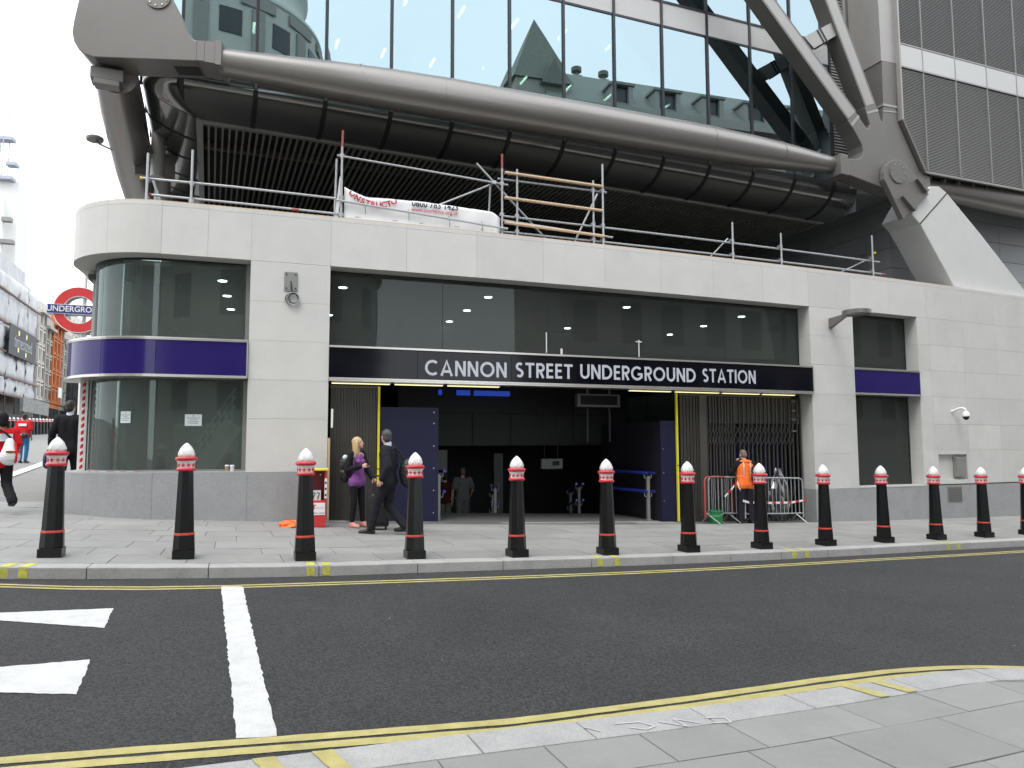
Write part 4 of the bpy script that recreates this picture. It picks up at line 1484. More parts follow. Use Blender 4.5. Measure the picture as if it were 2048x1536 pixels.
# strips of hazard tape left on the ledge, and the taped white post at the curved glass edge
def tape(name, lab, pts, w, cat='hazard tape', up=(0, 0, 1), wav=0, par=None):
    """red and white tape following points, each stripe its own piece"""
    ln = [Vector(p) for p in pts]
    t = thing(name, lab, cat, ln[0])
    tot, seg = 0, []
    for a, b in zip(ln, ln[1:]):
        n = max(1, int((b - a).length / .11))
        for i in range(n):
            seg.append((a.lerp(b, i / n), a.lerp(b, (i + 1) / n)))
    for i, (a, b) in enumerate(seg):
        mb = MB()
        mb.beam(a, b, .004, w, up=up)
        mb.build('stripe', RED if i % 2 else WHITE, t)
    return t
tape('hazard_tape', 'limp red and white tape lying along the window ledge', [FP(-4.7, .2, 1.14), FP(-4.2, .15, 1.135), FP(-3.9, .22, 1.135), FP(-3.6, .16, 1.135), FP(-3.35, .2, 1.135)], .05, up=tuple(FP(0, 1, 0) - FP(0, 0, 0)))
t = fthing('taped_post', 'white post at the edge of the curved glass wrapped in red striped tape', 'post', -5.42, .33, 1.13)
c = FP(-5.42, .30, 0)
mb = MB()
mb.box((c.x, c.y, 2.0), (.14, .14, 1.74), .3)
mb.build('post', WHITE, t)
k0 = FP(-5.25, .27, 0)
for k in range(13):
    a, b = Vector((k0.x, k0.y, 1.16 + k * .132)), Vector((k0.x, k0.y, 1.22 + k * .132))
    mb = MB()
    mb.hexa([a + Vector(q) for q in ((-.018, -.02, 0), (.018, -.02, .03), (.018, .02, .03), (-.018, .02, 0))] + [b + Vector(q) for q in ((-.018, -.02, 0), (.018, -.02, .03), (.018, .02, .03), (-.018, .02, 0))])
    mb.build('stripe', RED, t)
# leftover white spacers on the glass above the sign
for s0, s1, z0, z1, lab in ((4.765, 4.79, 3.66, 4.12, 'thin white strip stuck upright on the glass above the sign'), (5.12, 5.17, 3.585, 3.77, 'short broad white strip standing on the sign top'), (7.12, 7.145, 3.66, 4.06, 'white cross of tape stuck on the glass above the sign')):
    t = tag(MB().fbox(FP, s0, s1, .395, .405, z0, z1).build('tape_strip', WHITE), lab, 'tape')
    if s0 > 7:
        fb('cross_piece', WHITE, t, 7.05, 7.21, .394, .404, 4.005, 4.03)

# ---------------- entrance: folding gates, hoardings, yellow posts
def gate(lab, s0, s1, ztop, bars, lat=None, d=.36, solid=None):
    t = fthing('folding_gate', lab, 'gate', s0, d, 0)
    zb = lambda s: gz(*FP(s, 0, 0).xy) + .02
    for i, s in enumerate(bars):
        w = .026 if i % 2 else .02
        fb('bar', GATE, t, s - w / 2, s + w / 2, d - .02 + (.015 if i % 2 else 0), d + .02 + (.015 if i % 2 else 0), zb(s), ztop)
    fb('rail', GATE, t, s0, s1, d - .03, d + .05, ztop, ztop + .06)
    fb('rail', GATE, t, s0, s1, d - .015, d + .045, zb(s0) - .012, zb(s0) + .01)
    for z0, z1 in (lat or []):
        for i, (a, b) in enumerate(zip(bars, bars[1:])):
            if solid and not (solid[0] < a < solid[1]): continue
            zc = (z0 + z1) / 2
            for za, zb_ in ((z0, z1), (z1, z0)):
                mb = MB()
                mb.beam(FP(a, d - .03, za), FP(b, d - .03, zb_), .018, .008)
                mb.build('lattice', GATE, t)
    return t
bl = [.09 + .032 * i for i in range(29)]
gate('folded grey metal gate bunched up at the left of the entrance', .06, 1.03, 2.76, bl)
br_ = [8.2 + .045 * i for i in range(12)] + [8.78, 8.86] + [8.95 + .088 * i for i in range(10)] + [9.9 + .128 * i for i in range(16)]
gt = gate('folding grey lattice gate drawn across the right of the entrance', 8.15, 11.5, 2.78, br_, lat=[(1.60, 1.84), (1.84, 2.08), (.30, .54)], solid=(8.9, 11.5))
fb('post', GATE, gt, 8.70, 8.90, .30, .42, -.2, 2.78)
for i in range(12):                      # closed slats above the lattice, with dark gaps
    fb('slat', GATE, gt, 9.06 + .232 * i, 9.275 + .232 * i, .395, .41, 2.13, 2.77)
for z in (1.95, 2.24, 2.46, 2.70):
    fb('hinge', STEEL, gt, 11.5, 11.62, .30, .36, z - .02, z + .02)
t = fthing('hoarding', 'tall dark blue hoarding panel left of the doorway', 'hoarding', 1.1, .36, 0)
fb('board', HOARD, t, 1.08, 2.30, .36, .40, .02, 2.39)
fb('board', HOARD, t, 2.262, 2.298, .402, 1.9, .0, 2.37)
for z in (.2, .66, 1.12, 1.58, 2.05, 2.28):
    fb('screw', STAINLESS, t, 2.19, 2.21, .352, .36, z, z + .02)
t = fthing('hoarding', 'dark blue hoarding panel right of the doorway, turning inwards', 'hoarding', 7.66, .36, -.2)
fb('board', HOARD, t, 7.64, 8.10, .36, .40, -.19, 2.17)
fb('board', M('black_hoarding', (.010, .010, .016), .6), t, 7.64, 7.68, .402, 3.3, -.18, 2.15)
for z in (.3, .95, 1.5):
    fb('screw', STAINLESS, t, 7.70, 7.72, .352, .36, z, z + .02)
t = fthing('hoarding', 'low dark blue boards behind the lattice gate', 'hoarding', 9, 1.2, -.3)
for a in (8.5, 9.72, 10.94):
    fb('board', HOARD, t, a, a + 1.2, 1.2, 1.24, -.35, 2.02)
for s, z0, z1, lab in ((1.035, .72, 2.80, 'thin yellow post beside the folded gate, behind the suited man'), (8.06, -.17, 2.82, 'thin yellow post at the left edge of the lattice gate')):
    t = fthing('yellow_post', lab, 'post', s, .3, z0, 'yellow posts of the entrance gates')
    fb('post', YELLOWMETAL, t, s - .022, s + .022, .28, .33, z0 if s > 2 else .02, z1)
    fb('joint', BLACK, t, s - .024, s + .024, .277, .279, 1.12, 1.14)
t = fthing('timber_post', 'bare timber post fixed to the pillar edge beside the newspaper stand', 'post', .03, .05, 0)
fb('timber', WOODPOLE, t, .006, .05, .02, .08, .06, 1.75)
fb('label', WHITE, t, .06, .10, .0, .01, 1.95, 2.32)
# handrails just inside
def handrail(lab, posts, side, group):
    t = fthing('handrail', lab, 'handrail', posts[0][0], posts[0][1], 0, group)
    for s, d, z0, z1 in posts:
        fb('post', GREYPOST, t, s - .035, s + .035, d - .03, d + .03, z0, z1)
        fb('base_plate', GREYPOST, t, s - .07, s + .07, d - .06, d + .06, z0, z0 + .02)
        for zz in (z1 - .04, z1 - .47):
            for sd in side:
                mb = MB()
                mb.tube([FP(s, d, zz - .03), FP(s + sd * .09, d, zz), FP(s + sd * .10, d, zz + .09)], .014, 6)
                mb.build('bracket', GREYPOST, t)
    for dz in (.07, -.36):
        for sd in side:
            pts = [FP(s + sd * .10, d, z1 + dz) for s, d, z0, z1 in posts]
            a, b = pts[0] + (pts[0] - pts[-1]).normalized() * .12, pts[-1] + (pts[-1] - pts[0]).normalized() * .12
            mb = MB()
            mb.tube([a, b], .030, 12)
            mb.build('rail', BLUERAIL, t, smooth=50)
    return t
GH = 'blue handrails of the stairway'
handrail('blue handrail on a grey post beside the tall blue hoarding', [(2.37, .62, .0, .99), (2.37, 2.0, -.05, .94)], (1,), GH)
handrail('double blue handrail on two grey posts at the right of the doorway', [(7.44, .62, -.15, .88), (7.25, 2.3, -.2, .90)], (-1, 1), GH)
handrail('dark handrail posts deep in the doorway, left of the middle', [(4.55, 3.35, -.75, .52), (4.85, 4.4, -.75, .3)], (-1, 1), GH)
handrail('dark handrail posts deep in the doorway, right of the hanging notice', [(6.98, 3.4, -.75, .50), (7.2, 4.4, -.75, .3)], (-1, 1), GH)
t = fthing('information_screen', 'grey framed black screen hanging from the hall ceiling', 'screen', 7.15, 2.5, 2.6)
fb('case', GREYPOST, t, 6.53, 7.78, 2.5, 2.66, 2.60, 2.93)
fb('display', BLACK, t, 6.62, 7.70, 2.494, 2.499, 2.65, 2.89)
for s in (6.85, 7.5):
    fb('hanger', GREYPOST, t, s - .02, s + .02, 2.56, 2.60, 2.93, 3.34)
    fb('hanger', HALLWALL, t, s - .02, s + .02, 2.56, 2.60, 1.7, 2.6)
t = fthing('information_sign', 'small white box sign hanging in the dark stairway', 'sign', 6.46, 4, 1.0)
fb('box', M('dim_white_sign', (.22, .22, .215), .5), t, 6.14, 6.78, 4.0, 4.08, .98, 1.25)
fb('display', BLACK, t, 6.47, 6.68, 3.992, 3.999, 1.07, 1.19)
for z, w in ((1.15, .19), (1.08, .10)):
    fb('print_line', GREYPRINT, t, 6.30 - w / 2, 6.30 + w / 2, 3.993, 3.999, z, z + .028)
for s in (6.25, 6.65):
    fb('hanger', BLACK, t, s - .01, s + .01, 4.03, 4.05, 1.25, 3.34)
t = fthing('blue_light_box', 'row of blue lit panels high in the dark hall', 'light', 4.5, 4.9, 3.1)
for a, b in ((3.42, 3.52), (3.95, 4.35), (4.46, 5.55)):
    fb('panel', M('blue_lit_panel', (.05, .1, .6), .5, emit=(.05, .13, .9), estr=.14) if a < 3.5 else bpy.data.materials['blue_lit_panel'], t, a, b, 4.9, 4.94, 3.0, 3.14)
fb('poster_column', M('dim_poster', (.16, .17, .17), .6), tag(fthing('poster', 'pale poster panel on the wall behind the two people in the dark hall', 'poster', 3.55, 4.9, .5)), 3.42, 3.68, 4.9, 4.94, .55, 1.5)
t = fthing('notice_column', 'dim grey column with notices in the middle of the dark stairway', 'column', 5.1, 4.6, -1)
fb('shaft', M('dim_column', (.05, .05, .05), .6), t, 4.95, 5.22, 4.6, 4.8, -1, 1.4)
# ---------------- barriers, bucket, stand, bag
def barrier(lab, p0, p1, mats, group='crowd barriers by the lattice gate'):
    p0, p1 = Vector(p0), Vector(p1)
    z0, z1 = gz(*p0), gz(*p1)
    t = thing('crowd_barrier', lab, 'barrier', (p0.x, p0.y, z0), group)
    def at(f, z): 
        p = p0.lerp(p1, f)
        return Vector((p.x, p.y, z0 + (z1 - z0) * f + z))
    L = (p1 - p0).length
    r = .1 / L
    mb = MB()
    mb.tube([at(0, .12), at(0, .97), at(r * .3, 1.04), at(r, 1.07), at(1 - r, 1.07), at(1 - r * .3, 1.04), at(1, .97), at(1, .12)], .02, 10)
    mb.build('frame', mats[0], t, smooth=60)
    mb = MB()
    mb.tube([at(0, .22), at(1, .22)], .016, 8)
    mb.build('rail', GALV, t, smooth=60)
    n = int(L / .115)
    for i in range(1, n):
        mb = MB()
        mb.tube([at(i / n, .22), at(i / n, 1.06)], .008, 6)
        mb.build('bar', GALV, t)
    dr = (p1 - p0).normalized()
    nx = Vector((-dr.y, dr.x))
    for f in (.12, .88):
        for sg_ in (-1, 1):
            a = at(f, .2)
            q = p0.lerp(p1, f) + nx * .26 * sg_ + dr * .08
            mb = MB()
            mb.tube([a, Vector((q.x, q.y, gz(q.x, q.y) + .012))], .013, 6)
            mb.build('foot', GALV, t)
    return t
barrier('steel crowd barrier directly behind the worker in orange', FP(9.62, -.12, 0).xy, FP(11.42, -.05, 0).xy, [GALV])
barrier('steel crowd barrier with yellow top left of the worker', FP(8.78, .12, 0).xy, FP(10.1, -.02, 0).xy, [GALV])
barrier('short barrier with red and white taped frame beside the yellow post', FP(8.5, -.12, 0).xy, FP(9.45, .14, 0).xy, [GALV_RED])
tape('hazard_tape', 'red and white tape strung low along the barriers', [FP(9.5, -.2, .30), FP(9.7, -.16, .25), FP(10.4, -.14, .22), FP(11.0, -.12, .21), FP(11.5, -.1, .26)], .05)
tape('hazard_tape', 'loop of red and white tape tied on the middle barrier', [FP(9.05, -.12, .40), FP(9.25, -.10, .55), FP(9.42, -.10, .74), FP(9.50, -.12, .55), FP(9.58, -.12, .30)], .04)
t = thing('bucket', 'green plastic bucket standing in front of the barriers', 'bucket', (4.72, 17.63, gz(4.72, 17.63)))
c = (4.72, 17.63, gz(4.72, 17.63))
mb = MB()
mb.lathe([(.145, 0), (.178, .27), (.186, .272), (.186, .30), (.172, .30), (.170, .27), (.14, .015)], 24, c=c)
mb.build('pail', GREEN, t, smooth=40)
mb = MB()
mb.tube([(c[0] - .18, c[1], c[2] + .28), (c[0] - .25, c[1] - .1, c[2] + .22), (c[0] - .2, c[1] - .22, c[2] + .2), (c[0], c[1] - .26, c[2] + .19), (c[0] + .12, c[1] - .2, c[2] + .24), (c[0] + .18, c[1], c[2] + .28)], .006, 6)
mb.build('handle', GALV, t, smooth=60)
# clear plastic sheet bundled against the gate
mb = MB()
random.seed(3)
vs = []
for j in range(9):
    for i in range(10):
        a = math.pi * i / 9
        r = (.36 - .02 * j) * (1 + random.uniform(-.22, .22)) * math.sin(math.pi * (j + 1.6) / 11)
        p = FP(10.95 + r * math.cos(a), -.02 + .22 * 0 + .28 - r * .55 * math.sin(a), -.27 + 1.30 * j / 8)
        vs.append(p)
mb.faces(vs, [(j * 10 + i, j * 10 + i + 1, j * 10 + i + 11, j * 10 + i + 10) for j in range(8) for i in range(9)])
ps = mb.build('plastic_sheet', glass('clear_plastic', (.86, .87, .87), (.9, .9, .9), .10, .12))
tag(ps, 'crumpled clear plastic sheet bundled behind the barrier at the right', 'plastic sheet')
md = ps.modifiers.new('thickness', 'SOLIDIFY')
md.thickness = .002
# red free-newspaper stand
nx_, ny_ = -3.62, 13.80
hs = math.radians(90 - 75)
t = thing('newspaper_stand', 'red newspaper stand with yellow lid and white advert behind a bollard', 'newspaper stand', (nx_, ny_, gz(nx_, ny_)))
zb = gz(nx_, ny_)
def NP(u, w, z):
    return Vector((nx_ + u * math.cos(hs) - w * math.sin(hs), ny_ + u * math.sin(hs) + w * math.cos(hs), zb + z))
def nb_(name, mat, u0, u1, w0, w1, z0, z1, bevel=0):
    mb = MB()
    mb.fbox(NP, u0, u1, w0, w1, z0, z1)
    return mb.build(name, mat, t, bevel=bevel)
nb_('base', RED, -.22, .22, 0, .34, 0, .48, .01)
nb_('back', DARKRED, -.22, .22, .22, .34, .48, 1.02)
nb_('side', RED, -.23, -.19, -.01, .34, .482, 1.0)
nb_('side', RED, .19, .23, -.01, .34, .482, 1.0)
nb_('lid', YELLOWP, -.25, .26, -.06, .36, 1.02, 1.06, .012)
nb_('advert', WHITE, -.17, .205, -.008, -.001, .22, .44)
put_text('lettering', 'NT', .11, RED, t, NP(-.03, -.0085, .36), NP(1, 0, 0) - NP(0, 0, 0), (0, 0, 1), .001, .004)
put_text('lettering', 'MOVIE', .05, GREYPRINT, t, NP(.11, -.0085, .345), NP(1, 0, 0) - NP(0, 0, 0), (0, 0, 1), .001)
put_text('lettering', 'ogether.com', .055, PRINTDARK, t, NP(.05, -.0085, .255), NP(1, 0, 0) - NP(0, 0, 0), (0, 0, 1), .001)
nb_('papers', PAPER, -.13, .13, .08, .2, .48, .66)
for k in range(3):
    mb = MB()
    mb.tube([NP(-.09 + k * .08, .075, .50), NP(-.075 + k * .08, .072, .56), NP(-.05 + k * .08, .074, .61), NP(-.10 + k * .08, .074, .62)], .008, 6)
    mb.build('print', BLACK, t)
nb_('side_poster', WHITE, .192, .234, -.016, -.011, .52, .88)
for k in range(3):
    nb_('poster_print', PRINTDARK, .198, .228, -.018, -.0165, .56 + k * .11, .60 + k * .11)
nb_('side_poster', SIGNBLUE, -.234, -.15, -.016, -.011, .50, .90)
for u in (-.12, .12):
    nb_('rivet', STAINLESS, u - .012, u + .012, .213, .22, .93, .955)
c = Vector((-4.02, 13.72, gz(-4.02, 13.72)))
mb = MB()
random.seed(5)
vs, n, m = [], 14, 7
for j in range(m):
    for i in range(n):
        a = 2 * math.pi * i / n
        ph = math.pi / 2 * j / (m - 1)
        r = .17 * math.cos(ph) * random.uniform(.7, 1.2) + .01
        vs.append((c.x + r * 1.2 * math.cos(a), c.y + r * math.sin(a), c.z + .11 * math.sin(ph) * random.uniform(.7, 1.15) + .004))
mb.faces(vs, [(j * n + i, j * n + (i + 1) % n, (j + 1) * n + (i + 1) % n, (j + 1) * n + i) for j in range(m - 1) for i in range(n)] + [tuple(range(n))[::-1], tuple(range((m - 1) * n, m * n))])
tag(mb.build('plastic_bag', ORANGE), 'crumpled orange plastic bag lying by the granite base', 'bag')

# ================================================================== SCAFFOLD ON THE PARAPET
scf = thing('scaffold_railing', 'galvanised scaffold tube railing with timber rails along the parapet top', 'scaffold', FP(0, .6, 5.4))
def pole(s0, z0, s1, z1, d0=.62, d1=None, r=.026, mat=GALV, name='tube'):
    mb = MB()
    a, b = FP(s0, d0, z0), FP(s1, d0 if d1 is None else d1, z1)
    n = max(1, int(abs(s1 - s0) / 1.5))
    if n > 1:
        pts = [FP(s0 + (s1 - s0) * i / n, d0, z0 + (z1 - z0) * i / n) for i in range(n + 1)]
    else:
        pts = [a, b]
    mb.tube(pts, r, 8)
    return mb.build(name, mat, scf, smooth=60)
ups = [(-3.63, 7.30), (-2.66, 7.44), (.24, 7.86), (3.79, 7.82), (4.15, 7.85), (6.07, 7.82), (6.32, 8.25), (10.02, 7.24), (11.57, 7.12), (14.82, 7.41)]
for s, zt_ in ups:
    pole(s, 5.42, s, zt_, d0=.56)
pole(.24, 7.86, .25, 8.22, d0=.56, mat=GALV_RED, r=.0262)
pole(3.79, 7.82, 3.79, 8.16, d0=.56, mat=GALV_RED, r=.0262)
pole(.12, 5.42, .16, 7.72, d0=.9)
pole(3.5, 5.42, 3.62, 7.5, d0=.9)
rails = [(-3.88, 6.83, .13, 6.76), (-3.72, 6.50, .26, 6.43), (.14, 7.69, 3.95, 7.48), (.12, 6.69, 3.9, 6.43), (3.79, 6.75, 15.15, 6.70), (.2, 6.40, 15.2, 6.37), (3.7, 7.60, 6.45, 7.60), (3.7, 6.66, 6.6, 6.52)]
for k, (a, za, b, zb_) in enumerate(rails):
    pole(a, za, b, zb_, d0=.62 if k != 3 else .50)
for s, z in ((-3.88, 6.83), (14.95, 6.95)):
    mb = MB()
    mb.tube([FP(s, .62, z), FP(s + .05, .62, z - .001)], .033, 8)
    mb.build('end_cap', YELLOWP, scf)
for s, z in ((-3.68, 6.50), (15.2, 6.37), (-.75, 6.44)):
    pole(s, z, s + .14, z, r=.0275, mat=GALV_RED)
for a, za, b, zb_ in ((3.85, 7.73, 6.28, 7.70), (3.84, 7.15, 6.27, 7.11), (3.84, 6.58, 6.33, 6.50)):
    pole(a, za, b, zb_, d0=.53, r=.036, mat=WOODPOLE, name='timber_rail')
pole(3.22, 7.92, 5.05, 6.2, d0=.68)
pole(2.2, 6.80, 3.64, 7.52, d0=.75)
pole(9.3, 6.2, 9.98, 6.85, d0=.7, r=.02)
pole(13.4, 6.15, 14.7, 6.72, d0=.7, r=.02)
pole(5.55, 6.1, 6.3, 7.6, d0=.8)
pole(-3.63, 6.85, -3.1, 6.0, d0=.8)
for s, z in [(u[0], q) for u in ups for q in (6.78, 6.42)] + [(.24, 7.69), (3.79, 7.49), (3.6, 7.5), (6.32, 7.62), (6.07, 7.6), (3.79, 6.45)]:
    fb('coupler', GALV, scf, s - .045, s + .045, .555, .66, z - .045, z + .03)
# banner sheet tied to the tubes
bn = thing('banner', 'white construction banner sagging from the scaffold with red arched lettering', 'banner', FP(.3, .58, 6.4))
mb = MB()
ns, nz_ = 40, 14
tops = [(.30, 7.02), (.42, 6.95), (.75, 6.84), (1.3, 6.855), (2.0, 6.865), (3.0, 6.83), (3.60, 6.80), (3.77, 6.66)]
def top(s):
    for (a, za), (b, zb_) in zip(tops, tops[1:]):
        if s <= b: return za + (zb_ - za) * (s - a) / (b - a)
    return tops[-1][1]
vs = []
for i in range(ns + 1):
    s = .30 + 3.44 * i / ns
    tz = top(s)
    for j in range(nz_ + 1):
        f = j / nz_
        z = tz + (6.0 - tz) * f
        wv = .018 * math.sin(s * 9 + f * 4) + .012 * math.sin(s * 23 + 1) + .03 * math.exp(-((f - .5) / .12) ** 2)
        vs.append(FP(s, .575 + wv * .5 + .05 * max(0, f - .5), z))
mb.faces(vs, [(i * (nz_ + 1) + j, (i + 1) * (nz_ + 1) + j, (i + 1) * (nz_ + 1) + j + 1, i * (nz_ + 1) + j + 1) for i in range(ns) for j in range(nz_)])
sh = mb.build('sheet', SHEET, bn, smooth=80)
md = sh.modifiers.new('thickness', 'SOLIDIFY')
md.thickness = .004
mb = MB()
mb.fbox(lambda s, d, z: FP(s + .10 * (z - 6.4), d, z), .12, .19, .62, .64, 6.35, 7.25)
mb.build('sheet_edge', SHEET, bn)
def ftan(s):
    return FP(s + .01, 0, 0) - FP(s - .01, 0, 0)
for ch, s, z, rot in zip('ONSTRUCTO', (.46, .57, .68, .79, .90, 1.015, 1.13, 1.24, 1.345), (6.875, 6.79, 6.735, 6.70, 6.68, 6.68, 6.70, 6.735, 6.79), (-40, -30, -21, -12, -3, 4, 12, 20, 27)):
    rt = ftan(s).normalized()
    a = math.radians(rot)
    rg = rt * math.cos(a) + Vector((0, 0, 1)) * math.sin(a)
    ug = Vector((0, 0, 1)) * math.cos(a) - rt * math.sin(a)
    put_text('letter', ch, .165, PRINTRED, bn, FP(s, .545, z), rg, ug, .001, .006, clip=(.03 if ch == 'O' else None))
put_text('lettering', '0800 783 1423', .20, PRINTDARK, bn, FP(2.25, .545, 6.80), ftan(2.2), Vector((0, 0, 1)) , .001, .004, sx=.86, clip=.025)
put_text('lettering', 'www.ccscheme.org.uk', .125, PRINTRED, bn, FP(2.24, .545, 6.672), ftan(2.2), (0, 0, 1), .001, .001, sx=.92)
for s in (.72, 1.65, 2.55, 3.3):
    mb = MB()
    mb.tube([FP(s, .535, 6.75 - .06 * s), FP(s + .01, .50, 6.63 - .06 * s), FP(s + .02, .535, 6.5 - .06 * s)], .006, 5)
    mb.build('cable_tie', BLACK, bn)
# round lamp on the flank tube
t = thing('street_lamp', 'small round grey lamp head on a short arm from the flank tube', 'lamp', (-9.8, 17.5, 8.9))
mb = MB()
mb.lathe([(.02, .07), (.14, .06), (.19, .03), (.195, -.01), (.18, -.05), (.02, -.055)], 24, c=(-10.02, 17.5, 8.99))
mb.build('lamp_head', STEEL, t, smooth=40)
mb = MB()
mb.tube([(-9.98, 17.5, 8.95), (-9.90, 17.5, 8.86), (-9.6, 17.5, 8.72), (-9.45, 17.5, 8.66)], .025, 8)
mb.build('arm', STEEL, t, smooth=60)
# roundel on its pole behind the corner
RX, RY, RZ = -12.25, 21.0, 5.48
t = thing('roundel_sign', 'red ring and blue bar roundel sign on a white pole', 'sign', (RX, RY, gz(RX, RY)))
hr = math.radians(72)
rr, fr_ = Vector((math.sin(hr), math.cos(hr), 0)), Vector((-math.cos(hr), math.sin(hr), 0))
def RP(u, w, v):
    return Vector((RX, RY, RZ)) + rr * u + fr_ * w + Vector((0, 0, v))
def annulus(name, mat, r0, r1, w0, w1, n=48):
    mb = MB()
    vs = []
    for i in range(n):
        a = 2 * math.pi * i / n
        for r, w in ((r0, w0), (r1, w0), (r1, w1), (r0, w1)):
            vs.append(RP(r * math.cos(a), w, r * math.sin(a)))
    mb.faces(vs, [(4 * i + k, 4 * ((i + 1) % n) + k, 4 * ((i + 1) % n) + (k + 1) % 4, 4 * i + (k + 1) % 4) for i in range(n) for k in range(4)])
    return mb.build(name, mat, t, smooth=40)
annulus('ring_body', STEEL, .385, .655, .0, .34)
annulus('ring_border', WHITE, .378, .66, -.012, .0)
annulus('red_ring', ROUNDEL_RED, .40, .637, -.018, -.0125)
mb = MB(); mb.fbox(RP, -.80, .80, -.045, .36, -.135, .135); mb.build('bar_border', WHITE, t)
mb = MB(); mb.fbox(RP, -.785, .785, -.052, -.0455, -.12, .12); mb.build('bar', ROUNDEL_BLUE, t)
put_text('lettering', 'UNDERGROUND', .225, WHITE, t, RP(0, -.0525, 0), rr, (0, 0, 1), .002, .004, sx=.92)
mb = MB(); mb.tube([RP(.10, .17, -6), RP(.10, .17, -.4)], .06, 14); mb.build('pole', WHITE, t, smooth=60)
mb = MB(); mb.tube([RP(.10, .17, -.39), RP(.10, .17, 2.4)], .05, 14); mb.build('pole', WHITE, t, smooth=60)

# ================================================================== PEOPLE
SKIN = M('skin_fair', (.56, .34, .26), .55, var=.06, scale=20)
SKIN_DARK = M('skin_brown', (.22, .12, .08), .55)
def cloth(name, col, rough=.85, bump=.25):
    return M(name, col, rough, var=.12, scale=9, bump=bump, bscale=28, spec=.25)
CL_BLACK = cloth('black_cloth', (.010, .010, .012))
CL_SUIT = cloth('dark_suit_cloth', (.014, .015, .022))
CL_PURPLE = cloth('purple_cloth', (.22, .075, .27))
CL_SHIRT = cloth('pale_shirt_cloth', (.62, .68, .76))
CL_ORANGE = M('orange_vest_cloth', (.95, .17, .02), .7, var=.08, scale=9, bump=.2, bscale=28, emit=(.95, .17, .02), estr=.0)
CL_RED = cloth('red_shirt_cloth', (.60, .015, .02))
CL_JEANS = cloth('blue_denim', (.03, .16, .33))
CL_GREY = cloth('grey_shirt_cloth', (.14, .147, .154))
CL_DARKRED = cloth('dark_red_cloth', (.06, .013, .013))
CL_TROUSER = cloth('charcoal_trousers', (.014, .014, .019))
CL_PINK = cloth('pink_shoe', (.62, .30, .27))
CL_PLUM = cloth('plum_jacket', (.02, .012, .03))
HAIR_BLOND = M('blond_hair', (.50, .36, .19), .55, var=.35, scale=14, stretch=(6, 6, .6), bump=.5, bscale=60)
HAIR_DARK = M('dark_hair', (.022, .018, .015), .6, var=.3, scale=40)
HAIR_GREY = M('greying_hair', (.055, .05, .048), .6, var=.3, scale=40)
HAIR_SHORT = M('cropped_hair', (.16, .11, .085), .7, var=.2, scale=50)
REFLECT = M('reflective_tape', (.55, .55, .52), .4)
SHOE = M('black_shoe', (.012, .012, .013), .35)
LIP = M('lips', (.40, .14, .13), .5)
EYE = M('eye_white', (.7, .7, .68), .3)
IRIS = M('eye_dark', (.03, .025, .02), .2)

